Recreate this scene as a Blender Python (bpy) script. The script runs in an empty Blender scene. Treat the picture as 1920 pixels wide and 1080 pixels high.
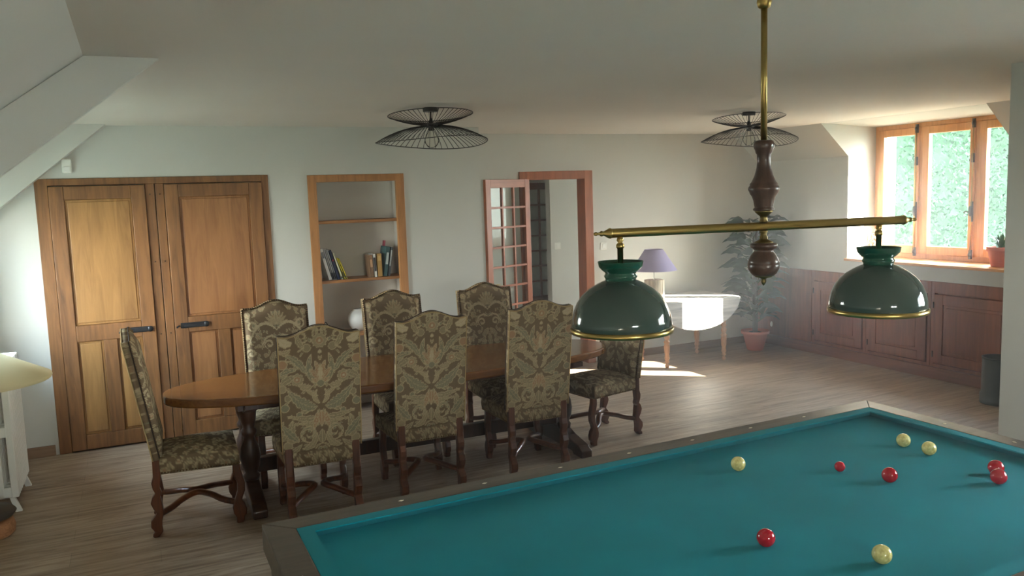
import bpy, bmesh, math, random
import numpy as np
from mathutils import Vector, Matrix
random.seed(7)
S = bpy.context.scene
COL = S.collection
PI = math.pi

# ------------------------------------------------------------------ camera
F_PX, YAW, PITCH, ROLL = 1532.17, 0.430095, 0.1133916, -0.0325559
EYE = Vector((0, 0, 1.95))
fw = Vector((math.sin(YAW)*math.cos(PITCH), math.cos(YAW)*math.cos(PITCH), -math.sin(PITCH)))
r0 = Vector((math.cos(YAW), -math.sin(YAW), 0)); u0 = r0.cross(fw)
rt = r0*math.cos(ROLL)+u0*math.sin(ROLL); up = -r0*math.sin(ROLL)+u0*math.cos(ROLL)
cd = bpy.data.cameras.new('camera'); cam = bpy.data.objects.new('camera', cd); COL.objects.link(cam)
cd.sensor_width = 36; cd.lens = F_PX/1920*36; cd.clip_start = .05
cam.matrix_world = Matrix(((rt.x, up.x, -fw.x, EYE.x), (rt.y, up.y, -fw.y, EYE.y), (rt.z, up.z, -fw.z, EYE.z), (0, 0, 0, 1)))
S.camera = cam

# ------------------------------------------------------------------ light
S.view_settings.view_transform = 'Standard'; S.view_settings.look = 'None'
S.view_settings.gamma = 1; S.view_settings.use_curve_mapping = False
S.view_settings.exposure = 1.42
w = bpy.data.worlds.new('sky'); S.world = w; w.use_nodes = True
wn = w.node_tree.nodes; wl = w.node_tree.links; wn.clear()
wo = wn.new('ShaderNodeOutputWorld'); wb = wn.new('ShaderNodeBackground')
tc = wn.new('ShaderNodeTexCoord'); sp = wn.new('ShaderNodeSeparateXYZ'); cr = wn.new('ShaderNodeValToRGB')
wl.new(tc.outputs['Generated'], sp.inputs[0]); wl.new(sp.outputs['Z'], cr.inputs['Fac'])
cr.color_ramp.elements[0].position = 0.0; cr.color_ramp.elements[0].color = (.72, .76, .72, 1)
cr.color_ramp.elements[1].position = .45; cr.color_ramp.elements[1].color = (.62, .80, 1.0, 1)
e_ = cr.color_ramp.elements.new(.06); e_.color = (1, 1, .97, 1)
wl.new(cr.outputs['Color'], wb.inputs['Color']); wb.inputs['Strength'].default_value = 17.0
wl.new(wb.outputs[0], wo.inputs[0])

sd = bpy.data.lights.new('sun', 'SUN'); sun = bpy.data.objects.new('sun', sd); COL.objects.link(sun)
sd.energy = 46; sd.angle = .009; sd.color = (1, .94, .84)
sv = Vector((-1, .80, -math.hypot(1, .80)*math.tan(math.radians(26.9))))
sun.rotation_euler = sv.to_track_quat('-Z', 'Y').to_euler(); sun.location = (12, -3, 8)

def portal(name, loc, d, sx, sy):
    l = bpy.data.lights.new(name, 'AREA'); o = bpy.data.objects.new(name, l); COL.objects.link(o)
    l.shape = 'RECTANGLE'; l.size = sx; l.size_y = sy; l.cycles.is_portal = True
    o.location = loc; o.rotation_euler = Vector(d).to_track_quat('-Z', 'Z').to_euler()
portal('portal_right', (7.66, 5.7, 1.85), (-1, 0, 0), 1.9, 1.4)
portal('portal_near', (5.42, .75, 1.62), (-1, 0, 0), 1.7, 1.35)
portal('portal_left', (-1.44, 6.2, 1.54), (1, 0, 0), 1.3, 1.12)
portal('portal_behind', (1.2, -3.18, 1.65), (0, 1, 0), 1.2, 1.0)
portal('portal_hall', (7.55, 8.8, 1.3), (-1, 0, 0), 1.4, 2.4)

# ------------------------------------------------------------------ materials
def mat(name, color, rough=.6, metal=0, spec=.5, coat=0):
    m = bpy.data.materials.new(name); m.use_nodes = True
    b = m.node_tree.nodes['Principled BSDF']
    b.inputs['Base Color'].default_value = (*color, 1); b.inputs['Roughness'].default_value = rough
    b.inputs['Metallic'].default_value = metal; b.inputs['Specular IOR Level'].default_value = spec
    b.inputs['Coat Weight'].default_value = coat
    return m
def srgb(r, g, b):
    f = lambda c: (c/255/12.92 if c/255 <= .04045 else ((c/255+.055)/1.055)**2.4)
    return (f(r), f(g), f(b))
def bsdf(m): return m.node_tree.nodes['Principled BSDF']
def ramp(nt, fac, cols):
    r = nt.nodes.new('ShaderNodeValToRGB'); nt.links.new(fac, r.inputs['Fac'])
    el = r.color_ramp.elements
    el[0].position = cols[0][0]; el[0].color = (*cols[0][1], 1)
    el[1].position = cols[-1][0]; el[1].color = (*cols[-1][1], 1)
    for p_, c_ in cols[1:-1]:
        e = el.new(p_); e.color = (*c_, 1)
    return r.outputs['Color']
def coords(nt, scale, rot=(0, 0, 0), kind='Object'):
    t = nt.nodes.new('ShaderNodeTexCoord'); mp = nt.nodes.new('ShaderNodeMapping')
    mp.inputs['Scale'].default_value = scale; mp.inputs['Rotation'].default_value = rot
    nt.links.new(t.outputs[kind], mp.inputs['Vector']); return mp.outputs['Vector']
def noise(nt, vec, scale, detail=4, rough=.55, dist=0):
    n = nt.nodes.new('ShaderNodeTexNoise'); nt.links.new(vec, n.inputs['Vector'])
    n.inputs['Scale'].default_value = scale; n.inputs['Detail'].default_value = detail
    n.inputs['Roughness'].default_value = rough; n.inputs['Distortion'].default_value = dist
    return n.outputs['Fac']
def bump(m, fac, strength=.2, dist=.01):
    nt = m.node_tree; b = nt.nodes.new('ShaderNodeBump'); b.inputs['Strength'].default_value = strength
    b.inputs['Distance'].default_value = dist; nt.links.new(fac, b.inputs['Height'])
    nt.links.new(b.outputs[0], bsdf(m).inputs['Normal'])
def paint(name, c, rough=.85):
    m = mat(name, c, rough, spec=.2); nt = m.node_tree
    v = coords(nt, (1, 1, 1)); n = noise(nt, v, 2.2, 3)
    nt.links.new(ramp(nt, n, [(.3, tuple(x*.97 for x in c)), (.7, c)]), bsdf(m).inputs['Base Color'])
    bump(m, noise(nt, v, 90, 4), .08, .002); return m
def wood(name, dark, light, axis='Z', scale=1, rough=.45, coat=0, knots=0):
    m = mat(name, light, rough, coat=coat); nt = m.node_tree
    st = {'X': (1.2, 14, 14), 'Y': (14, 1.2, 14), 'Z': (14, 14, 1.2)}[axis]
    v = coords(nt, tuple(s*scale for s in st))
    n1 = noise(nt, v, 1.6, 5, .6, 1.2)
    st2 = tuple(s*scale*.28 for s in st)
    v2 = coords(nt, st2); n2 = noise(nt, v2, 1.1, 2, .5, .6)
    mx = nt.nodes.new('ShaderNodeMath'); mx.operation = 'MULTIPLY_ADD'
    nt.links.new(n2, mx.inputs[0]); mx.inputs[1].default_value = .55; nt.links.new(n1, mx.inputs[2])
    mid = tuple((a+b)/2 for a, b in zip(dark, light))
    nt.links.new(ramp(nt, mx.outputs[0], [(.5, dark), (.72, mid), (.98, light)]), bsdf(m).inputs['Base Color'])
    bump(m, n1, .12, .003); return m
M = {}
M['wall'] = paint('wall_paint', srgb(202, 200, 191))
M['ceil'] = paint('ceiling_paint', srgb(224, 218, 208))
M['slope'] = paint('slope_paint', srgb(216, 214, 206))
M['white'] = mat('white_enamel', srgb(232, 230, 222), .4)
M['plastic'] = mat('white_plastic', srgb(228, 226, 216), .35)
M['oak'] = wood('honey_oak', srgb(92, 58, 30), srgb(142, 95, 52), 'Z', 1, .5)
M['oak_h'] = wood('honey_oak_horizontal', srgb(92, 58, 30), srgb(142, 95, 52), 'X', 1, .5)
M['oak_panel'] = wood('honey_oak_panel', srgb(124, 84, 42), srgb(168, 122, 68), 'Z', .7, .5)
M['oak_red'] = wood('orange_oak_panel', srgb(122, 77, 42), srgb(164, 112, 66), 'Z', .7, .5)
M['shelfwood'] = wood('shelf_pine', srgb(136, 88, 46), srgb(184, 128, 76), 'Z', 1, .5)
M['shelfwood_h'] = wood('shelf_pine_horizontal', srgb(132, 86, 46), srgb(176, 122, 72), 'X', 1, .5)
M['redwood'] = wood('red_brown_door_wood', srgb(128, 70, 44), srgb(172, 104, 70), 'Z', 1, .42)
M['redwood_h'] = wood('red_brown_door_wood_horizontal', srgb(128, 70, 44), srgb(172, 104, 70), 'X', 1, .42)
M['darkwood'] = wood('dark_door_wood', srgb(70, 40, 28), srgb(106, 62, 44), 'Z', 1, .5)  # darker brown wood of the inner hallway door
M['wains'] = wood('wainscot_wood', srgb(94, 48, 26), srgb(150, 86, 50), 'Z', .8, .5)
M['wains_h'] = wood('wainscot_wood_horizontal', srgb(92, 52, 34), srgb(140, 88, 60), 'Y', .8, .5)
M['winwood'] = wood('varnished_window_wood', srgb(190, 126, 72), srgb(228, 172, 114), 'Z', 1, .35)
M['winwood_h'] = wood('varnished_window_wood_horizontal', srgb(190, 126, 72), srgb(228, 172, 114), 'Y', 1, .35)
M['tablewood'] = wood('polished_table_wood', srgb(84, 48, 18), srgb(128, 80, 34), 'X', .8, .24, coat=.25)
M['chairwood'] = wood('walnut_chair_wood', srgb(60, 28, 12), srgb(112, 58, 26), 'Z', 1.4, .32, coat=.3)
M['trestle'] = wood('dark_trestle_wood', srgb(40, 22, 12), srgb(76, 44, 24), 'Z', 1, .35, coat=.2)
M['lampwood'] = wood('turned_lamp_wood', srgb(52, 34, 28), srgb(88, 62, 50), 'Z', 1.5, .35, coat=.3)
M['turned'] = wood('pale_turned_leg_wood', srgb(120, 78, 50), srgb(186, 138, 98), 'Z', 1.5, .4)
M['palewood'] = wood('whitewashed_table_top', srgb(150, 145, 138), srgb(206, 200, 190), 'X', 1, .5)
M['driftwood'] = wood('weathered_log', srgb(110, 92, 70), srgb(222, 208, 182), 'Z', 1.2, .8)
M['rail'] = wood('dark_rail_wood', srgb(66, 58, 50), srgb(96, 86, 76), 'X', 1, .38)
M['brass'] = mat('aged_brass', srgb(172, 148, 90), .30, 1)
M['brass_dark'] = mat('dull_brass', srgb(120, 104, 66), .35, 1)
M['nail'] = mat('antique_nail', srgb(120, 96, 66), .35, 1)
M['gimp'] = mat('dark_braid', srgb(58, 44, 32), .9)
M['black'] = mat('black_iron', srgb(26, 26, 28), .5)
M['wire'] = mat('black_wire', srgb(38, 32, 28), .5)
M['grey_iron'] = mat('grey_iron', srgb(92, 96, 100), .45, .6)
M['bin'] = mat('dark_grey_bin', srgb(62, 64, 62), .5)
M['terracotta'] = mat('terracotta', srgb(190, 104, 76), .8)
M['soil'] = mat('soil', srgb(52, 40, 32), .95)
M['leaf'] = mat('dark_leaf', srgb(42, 60, 38), .45)
M['leaf2'] = mat('succulent_leaf', srgb(70, 104, 60), .5)
M['stem'] = mat('stem_brown', srgb(60, 50, 36), .85)
M['purple'] = mat('lilac_shade_fabric', srgb(170, 158, 184), .85)
M['cream'] = mat('cream_shade_paper', srgb(214, 200, 158), .85)
M['darkdisc'] = mat('charcoal_ceramic', srgb(62, 56, 52), .5)
M['logwood'] = wood('round_wood_base', srgb(130, 84, 52), srgb(184, 130, 88), 'X', 2, .6)
M['green_in'] = mat('dark_interior', srgb(30, 24, 20), .8)
M['cord'] = mat('black_cord', srgb(20, 20, 20), .6)
M['marker'] = mat('ivory_marker', srgb(226, 216, 190), .4)
M['baseboard'] = wood('brown_baseboard', srgb(104, 78, 56), srgb(138, 108, 82), 'X', 1, .5)
M['red_ball'] = mat('red_ball', srgb(176, 16, 36), .08, coat=.5)
M['ivory_ball'] = mat('ivory_ball', srgb(216, 206, 132), .1, coat=.5)
nt = M['ivory_ball'].node_tree
nt.links.new(ramp(nt, noise(nt, coords(nt, (1, 1, 1)), 60, 5), [(.35, srgb(186, 172, 100)), (.6, srgb(222, 212, 140))]), bsdf(M['ivory_ball']).inputs['Base Color'])
# cloth
m = mat('teal_billiard_cloth', srgb(0, 120, 130), .95, spec=.15); nt = m.node_tree
v = coords(nt, (1, 1, 1)); n = noise(nt, v, 3, 2)
nt.links.new(ramp(nt, n, [(.3, srgb(0, 120, 130)), (.7, srgb(0, 128, 140))]), bsdf(m).inputs['Base Color'])
bsdf(m).inputs['Sheen Weight'].default_value = .04; bsdf(m).inputs['Sheen Roughness'].default_value = .5
bump(m, noise(nt, v, 600, 2), .1, .001); M['cloth'] = m
# green glass shade
m = mat('green_glass_shade', srgb(56, 72, 66), .10, spec=.6, coat=.3); M['gshade'] = m
m = mat('translucent_green_glass', srgb(28, 92, 72), .08, spec=.7)
bsdf(m).inputs['Transmission Weight'].default_value = .35; M['gshade_neck'] = m
# clear glass
def glass(name, tint=(1, 1, 1), ior=1.2):
    m = bpy.data.materials.new(name); m.use_nodes = True; nt = m.node_tree; nt.nodes.clear()
    o = nt.nodes.new('ShaderNodeOutputMaterial'); t = nt.nodes.new('ShaderNodeBsdfTransparent'); g = nt.nodes.new('ShaderNodeBsdfGlossy')
    mx = nt.nodes.new('ShaderNodeMixShader'); fr = nt.nodes.new('ShaderNodeFresnel'); fr.inputs['IOR'].default_value = ior
    t.inputs['Color'].default_value = (*tint, 1); g.inputs['Roughness'].default_value = .02
    nt.links.new(fr.outputs[0], mx.inputs[0]); nt.links.new(t.outputs[0], mx.inputs[1]); nt.links.new(g.outputs[0], mx.inputs[2])
    nt.links.new(mx.outputs[0], o.inputs[0]); return m
M['glass'] = glass('window_glass', (.97, .99, .98), 1.14)
M['bulb'] = glass('bulb_glass', (.98, .97, .94), 1.12)
# floor planks
m = mat('laminate_floor', srgb(150, 130, 110), .5, spec=.4); nt = m.node_tree
v = coords(nt, (1, 1, 1)); br = nt.nodes.new('ShaderNodeTexBrick'); nt.links.new(v, br.inputs['Vector'])
br.inputs['Scale'].default_value = 1; br.inputs['Brick Width'].default_value = 1.25; br.inputs['Row Height'].default_value = .19
br.inputs['Mortar Size'].default_value = .0018; br.offset = .37
br.inputs['Color1'].default_value = (.62, .62, .62, 1); br.inputs['Color2'].default_value = (.9, .9, .9, 1); br.inputs['Mortar'].default_value = (.32, .32, .32, 1)
v2 = coords(nt, (1.3, 15, 1)); n1 = noise(nt, v2, 1.5, 6, .62, 1.0)
col = ramp(nt, n1, [(.3, srgb(122, 100, 80)), (.52, srgb(164, 142, 120)), (.75, srgb(190, 170, 148))])
mx = nt.nodes.new('ShaderNodeMixRGB'); mx.blend_type = 'MULTIPLY'; mx.inputs[0].default_value = .55
nt.links.new(col, mx.inputs[1]); nt.links.new(br.outputs['Color'], mx.inputs[2]); nt.links.new(mx.outputs[0], bsdf(m).inputs['Base Color'])
bump(m, n1, .08, .002); M['floor'] = m
# tapestry: colours come from the woven pattern stored on the mesh
def fabric(name):
    m = mat(name, (.3, .25, .15), .95, spec=.1); nt = m.node_tree
    a = nt.nodes.new('ShaderNodeAttribute'); a.attribute_name = 'weave'
    n = noise(nt, coords(nt, (1, 1, 1)), 500, 2)
    mx = nt.nodes.new('ShaderNodeMixRGB'); mx.blend_type = 'MULTIPLY'; mx.inputs[0].default_value = .6
    nt.links.new(a.outputs['Color'], mx.inputs[1])
    nt.links.new(ramp(nt, n, [(.3, (.6, .6, .6)), (.7, (1, 1, 1))]), mx.inputs[2])
    nt.links.new(mx.outputs[0], bsdf(m).inputs['Base Color']); bump(m, n, .25, .001); return m
M['tapestry'] = fabric('damask_tapestry')
# hedge leaves
m = mat('hedge_leaf', srgb(70, 150, 80), .9, spec=.05); nt = m.node_tree
oi = nt.nodes.new('ShaderNodeNewGeometry')
nt.links.new(ramp(nt, oi.outputs['Random Per Island'], [(0, (.004, .016, .007)), (.5, (.009, .030, .013)), (1, (.026, .070, .032))]), bsdf(m).inputs['Base Color'])
M['hedge'] = m
M['grass'] = mat('grass_ground', srgb(92, 98, 84), .95)
M['outer'] = mat('white_outer_render', srgb(236, 234, 228), .9)

# ------------------------------------------------------------------ helpers
class G:
    """collects shapes and links them as one mesh object"""
    def __init__(s): s.bm = bmesh.new(); s.smooth = []
    def box(s, a, b, mtx=None):
        x0, y0, z0 = a; x1, y1, z1 = b
        vs = [s.bm.verts.new(p) for p in ((x0, y0, z0), (x1, y0, z0), (x1, y1, z0), (x0, y1, z0), (x0, y0, z1), (x1, y0, z1), (x1, y1, z1), (x0, y1, z1))]
        for f in ((3, 2, 1, 0), (4, 5, 6, 7), (0, 1, 5, 4), (1, 2, 6, 5), (2, 3, 7, 6), (3, 0, 4, 7)): s.bm.faces.new([vs[i] for i in f])
        if mtx is not None:
            for v_ in vs: v_.co = mtx @ v_.co
        return s
    def cbox(s, c, d, mtx=None):
        return s.box([c[i]-d[i]/2 for i in range(3)], [c[i]+d[i]/2 for i in range(3)], mtx)
    def lathe(s, prof, n=32, c=(0, 0, 0), mtx=None, cap=True, smooth=True):
        rings = []; allv = []
        for r, z in prof:
            if r < 1e-5:
                ring = [s.bm.verts.new((c[0], c[1], c[2]+z))]
            else:
                ring = [s.bm.verts.new((c[0]+r*math.cos(2*PI*i/n), c[1]+r*math.sin(2*PI*i/n), c[2]+z)) for i in range(n)]
            rings.append(ring); allv += ring
        for a, b in zip(rings, rings[1:]):
            for i in range(n):
                j = (i+1) % n
                if len(a) == 1 and len(b) == 1: continue
                if len(a) == 1: f = [a[0], b[i], b[j]]
                elif len(b) == 1: f = [a[i], b[0], a[j]]
                else: f = [a[i], b[i], b[j], a[j]]
                try:
                    fc = s.bm.faces.new(f); fc.smooth = smooth
                except ValueError: pass
        if cap:
            for ring in (rings[0], rings[-1]):
                if len(ring) > 2: s.bm.faces.new(ring)
        if mtx is not None:
            for v_ in allv: v_.co = mtx @ v_.co
        return s
    def tube(s, pts, r, n=8, closed=False, sq=None, smooth=True):
        pts = [Vector(p) for p in pts]; N = len(pts)
        rad = r if isinstance(r, (list, tuple)) else [r]*N
        rings = []; prev = None
        for i, p in enumerate(pts):
            if closed: t = pts[(i+1) % N]-pts[i-1]
            else: t = pts[min(i+1, N-1)]-pts[max(i-1, 0)]
            t.normalize()
            if prev is None:
                a = Vector((0, 0, 1)) if abs(t.z) < .9 else Vector((0, 1, 0))
                x = t.cross(a).normalized()
            else:
                x = (prev-t*prev.dot(t)).normalized()
            prev = x; y = t.cross(x)
            ring = []
            for k in range(n):
                an = 2*PI*(k+.5)/n
                rx = rad[i]; ry = rad[i]
                if sq: rx, ry = rad[i]*sq[0], rad[i]*sq[1]
                ring.append(s.bm.verts.new(p+x*rx*math.cos(an)+y*ry*math.sin(an)))
            rings.append(ring)
        prs = list(zip(rings, rings[1:]))
        if closed: prs.append((rings[-1], rings[0]))
        for a, b in prs:
            for k in range(n):
                f = s.bm.faces.new([a[k], a[(k+1) % n], b[(k+1) % n], b[k]]); f.smooth = smooth
        if not closed:
            s.bm.faces.new(rings[0][::-1]); s.bm.faces.new(rings[-1])
        return s
    def prism(s, outline, a, b, axis='Y', mtx=None, smooth=False):
        """outline of 2-D points extruded from a to b along axis"""
        def P(u, v_, w_):
            return {'Y': (u, w_, v_), 'X': (w_, u, v_), 'Z': (u, v_, w_)}[axis]
        A = [s.bm.verts.new(P(u, v_, a)) for u, v_ in outline]; B = [s.bm.verts.new(P(u, v_, b)) for u, v_ in outline]
        s.bm.faces.new(A); s.bm.faces.new(B[::-1]); n = len(outline)
        for i in range(n):
            f = s.bm.faces.new([A[i], B[i], B[(i+1) % n], A[(i+1) % n]]); f.smooth = smooth
        if mtx is not None:
            for v_ in A+B: v_.co = mtx @ v_.co
        return s
    def quad(s, pts, smooth=False):
        f = s.bm.faces.new([s.bm.verts.new(p) for p in pts]); f.smooth = smooth; return s
    def ball(s, c, r, u=24, v=16, sc=(1, 1, 1)):
        ret = bmesh.ops.create_uvsphere(s.bm, u_segments=u, v_segments=v, radius=r)
        for v_ in ret['verts']: v_.co = Vector((v_.co.x*sc[0], v_.co.y*sc[1], v_.co.z*sc[2]))+Vector(c)
        for v_ in ret['verts']:
            for f in v_.link_faces: f.smooth = True
        return s
    def build(s, name, mt, parent=None, loc=(0, 0, 0), rz=0, bev=0, seg=2, label=None):
        bmesh.ops.recalc_face_normals(s.bm, faces=s.bm.faces)
        me = bpy.data.meshes.new(name); s.bm.to_mesh(me); s.bm.free()
        me.materials.append(M[mt] if isinstance(mt, str) else mt)
        o = bpy.data.objects.new(name, me); COL.objects.link(o); o.location = loc; o.rotation_euler = (0, 0, rz)
        if parent is not None: o.parent = parent
        if bev:
            b = o.modifiers.new('bevel', 'BEVEL'); b.width = bev; b.segments = seg; b.limit_method = 'ANGLE'; b.angle_limit = .7
        if label: o['label'] = label
        return o
def empty(name, loc=(0, 0, 0), rz=0):
    o = bpy.data.objects.new(name, None); COL.objects.link(o); o.location = loc; o.rotation_euler = (0, 0, rz); o.empty_display_size = .1
    return o
def tag(o, label, cat, group=None):
    o['label'] = label; o['category'] = cat
    if group: o['group'] = group
    return o
def struct(o): o['kind'] = 'structure'; return o
def copy_tree(o, parent=None):
    c = o.copy(); COL.objects.link(c)
    if parent is not None: c.parent = parent
    for ch in [x for x in bpy.data.objects if x.parent == o]: copy_tree(ch, c)
    return c
def smoothstep(a, b, x):
    t = max(0, min(1, (x-a)/(b-a))); return t*t*(3-2*t)
def spline(pts, n):
    """Catmull-Rom through pts"""
    P = [Vector(p) for p in pts]; P = [P[0]*2-P[1]]+P+[P[-1]*2-P[-2]]; out = []
    for i in range(1, len(P)-2):
        for k in range(n):
            t = k/n; a, b, c, d = P[i-1], P[i], P[i+1], P[i+2]
            out.append(.5*((2*b)+(c-a)*t+(2*a-5*b+4*c-d)*t*t+(3*b-a-3*c+d)*t**3))
    out.append(P[-2]); return out

# ------------------------------------------------------------------ the setting
CZ = 2.6; XR = 7.113; YL = 7.323; YF = 8.05; XW = 7.52; YC0, YC1 = 4.76, 6.62
ZW = .97; ZS = 1.14
struct(G().box((-1.6, -3.3, -.1), (8.0, 10.2, 0)).build('floor', 'floor'))
struct(G().box((-1.6, 2.0, CZ), (7.0, YF, 2.75)).box((-1.6, -3.3, CZ), (5.4, 2.0, 2.75)).box((7.0, YC0-.3, CZ), (7.9, YC1+.3, 2.75)).box((3.0, YF, CZ), (8.0, 10.0, 2.75)).build('ceiling', 'ceil'))
# left back wall (double door and niche); step to the far wall at x=3.32
g = G()
g.box((-1.4, YL, 0), (-.675, YL+.4, CZ)).box((-.675, YL, 2.19), (1.08, YL+.4, CZ)).box((-.675, YL+.25, 0), (1.08, YL+.4, 2.19))
g.box((1.08, YL, 0), (1.413, YL+.4, CZ)).box((1.413, YL, 2.18), (2.293, YL+.4, CZ)).box((1.413, YL+.34, 0), (2.293, YL+.4, 2.18))
g.box((2.293, YL, 0), (3.06, YL+.4, CZ)).box((2.95, YL+.4, 0), (3.06, YF+.1, CZ))
struct(g.build('wall_back', 'wall'))
# far wall with the doorway
g = G()
g.box((3.06, YF, 0), (3.90, YF+.16, CZ)).box((3.90, YF, 2.115), (4.66, YF+.16, CZ)).box((4.66, YF, 0), (8.0, YF+.16, CZ))
struct(g.build('wall_far', 'wall'))
# hallway beyond the doorway
g = G().box((3.2, 10.0, 0), (8.0, 10.1, CZ)).box((3.2, YF+.16, 0), (3.3, 10.0, CZ))
struct(g.build('wall_hallway', 'wall'))
struct(G().box((4.68, 9.0, 0), (6.4, 9.12, CZ)).box((5.02, 9.12, 0), (5.12, 10.0, CZ)).build('wall_corridor', 'wall'))
# right wall: knee wall, slope, cheeks of the dormers
prof = [(XR, ZW), (XR, 2.25), (6.71, CZ), (6.71, 2.75), (7.84, 2.75), (7.84, ZW)]
g = G()
g.prism(prof, YC1, YF, 'Y')
g.prism([(x if x < 7.9 else 7.76, z) for x, z in prof], 1.95, YC0, 'Y')
for a, b in ((YC0, YC1),):
    if a > 0: g.box((XR, a, ZW), (7.76, b, ZS-.03))
    g.prism([(6.78, CZ-.001), (XW, 2.562), (7.9, 2.562), (7.9, 2.7), (6.78, 2.7)], a, b, 'Y')
g.box((XR+.45, 1.95, 0), (7.76, YF, ZW)).box((XR, 1.95, 0), (XR+.45, 3.3, ZW))
struct(g.build('wall_right', 'wall'))
# left knee wall with slope and window opening
LX = -1.15
def slx(z): return -.14-(CZ-z)/.72
WZ0, WZ1, WY0, WY1 = .98, 2.10, 4.12, 7.2; WY_Z = WZ1; WYa, WYb = 5.55, 6.85
g = G()
g.box((-1.4, -3.2, 0), (LX, WY0, 1.9)).box((-1.4, WY0, 0), (LX, WY1, WZ0))
g.prism([(-1.6, 0), (LX, 0), (LX, CZ-(-.14-LX)*.822), (-.14, CZ), (-1.6, CZ)], WY1, YL, 'Y')
g.prism([(-1.6, 1.70), (slx(1.70), 1.70), (-.14, CZ), (-1.6, CZ)], WY0-.05, WY0, 'Y')
g.box((-1.42, WY0, WY_Z), (-1.30, WY1, CZ)).box((-1.42, WY0, WZ0), (-1.30, WYa, WY_Z)).box((-1.42, WYb, WZ0), (-1.30, WY1, WY_Z))
struct(g.build('wall_left', 'wall'))
g = G().prism([(slx(1.70), 1.70), (-.14, CZ), (-.14, 2.7), (-1.4, 2.7), (-1.4, 1.70)], -3.2, 4.06, 'Y')
struct(g.build('ceiling_slope', 'slope'))
# boxed rafter end under the slope
g = G().prism([(-.138, 2.599), (.158, 2.599), (-1.25, 2.6-.78*1.408), (-1.45, 2.599-.72*1.312)], 4.0, 4.05, 'Y')
struct(g.build('trim_rafter', 'slope'))
# behind the camera, with a window
g = G().box((-1.4, -3.2, 0), (.6, -3.1, CZ)).box((1.8, -3.2, 0), (5.38, -3.1, CZ)).box((.6, -3.2, 0), (1.8, -3.1, 1.15)).box((.6, -3.2, 2.15), (1.8, -3.1, CZ))
struct(g.build('wall_behind', 'wall'))
# wall end at the right of the billiard table
struct(G().box((4.6, 1.9, 0), (4.82, 3.12, CZ)).build('wall_partition', 'wall', bev=.004))
struct(G().box((4.82, 1.9, 0), (7.76, 2.0, CZ)).box((5.3, -3.2, 0), (5.38, -.1, CZ)).box((5.3, 1.6, 0), (5.38, 1.9, CZ)).box((5.3, -.1, 0), (5.38, 1.6, .95)).box((5.3, -.1, 2.3), (5.38, 1.6, CZ)).build('wall_side', 'wall'))
struct(G().box((8.3, -4.2, -.5), (9.1, -.35, 5.0)).build('sun_block_outside', 'outer'))  # unseen block added to keep the sun out of the near side window
# baseboards
struct(G().box((-1.15, YL-.014, 0), (-.70, YL, .085)).box((1.09, YL-.014, 0), (1.41, YL, .085)).box((2.30, YL-.014, 0), (3.074, YL, .085)).build('baseboard_back', 'baseboard', bev=.003))
struct(G().box((3.07, YF-.014, 0), (3.81, YF, .085)).box((4.75, YF-.014, 0), (XR-.03, YF, .085)).build('baseboard_far', 'baseboard', bev=.003))

# ---- wainscot cupboards under the right window
struct(G().box((XR-.028, 3.3, 0), (XR+.02, YF-.001, .115)).build('baseboard_right', 'wains_h', bev=.004))
def cupboard(y0, y1, door, label):
    r = empty('wall_cupboard', (XR, (y0+y1)/2, .118)); tag(r, label, 'cupboard', None)
    hw = (y1-y0)/2-.001
    if door:
        g = G().box((.002, -hw, 0), (.06, -hw+.035, ZW-.121)).box((.002, hw-.035, 0), (.06, hw, ZW-.121))
        g.box((.002, -hw+.035, .735), (.06, hw-.035, ZW-.121)).box((.002, -hw+.035, 0), (.06, hw-.035, .03)).box((.05, -hw, 0), (.40, hw, ZW-.121))
        g.build('frame', 'wains', r, bev=.002)
        d = hw-.042
        # door leaf: stiles, rails and raised panel
        g = G().box((-.012, -d, .04), (.012, -d+.095, .725)).box((-.012, d-.095, .04), (.012, d, .725))
        g.box((-.012, -d+.095, .63), (.012, d-.095, .725)).box((-.012, -d+.095, .04), (.012, d-.095, .13))
        dl = g.build('door', 'wains', r, bev=.003)
        G().box((-.002, -d+.095, .13), (.01, d-.095, .63)).box((-.008, -d+.125, .16), (.004, d-.125, .60)).build('panel', 'wains', dl, bev=.006)
        for z in (.13, .62): G().lathe([(.006, -.03), (.006, .03)], 8, (-.016, d+.004, z)).build('hinge', 'black', dl)
        G().lathe([(.004, 0), (.004, .012), (.011, .018), (.009, .03), (0, .033)], 12, mtx=Matrix.Translation((-.012, -d+.045, .50)) @ Matrix.Rotation(-PI/2, 4, 'Y')).build('knob', 'brass_dark', dl)
    else:
        G().box((.002, -hw, 0), (.40, hw, ZW-.121)).build('board', 'wains', r, bev=.002)
    return r
cupboard(YC1+.52, YF-.002, False, 'plain brown wooden panel section behind the tall potted plant')
cupboard(6.355, 7.13, True, 'brown wooden wall cupboard nearest the tall potted plant')
cupboard(5.56, 6.353, True, 'brown wooden wall cupboard mostly hidden under the right green lampshade')
cupboard(4.66, 5.558, True, 'brown wooden wall cupboard with wide panel behind the dark grey bin')
struct(G().box((XR, 3.3, .118), (XR+.40, 4.658, ZW-.003)).build('trim_wainscot', 'wains'))

struct(G().box((7.86, 3.2, 2.60), (7.98, 8.0, 2.66)).build('trim_eave', 'outer'))
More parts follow.
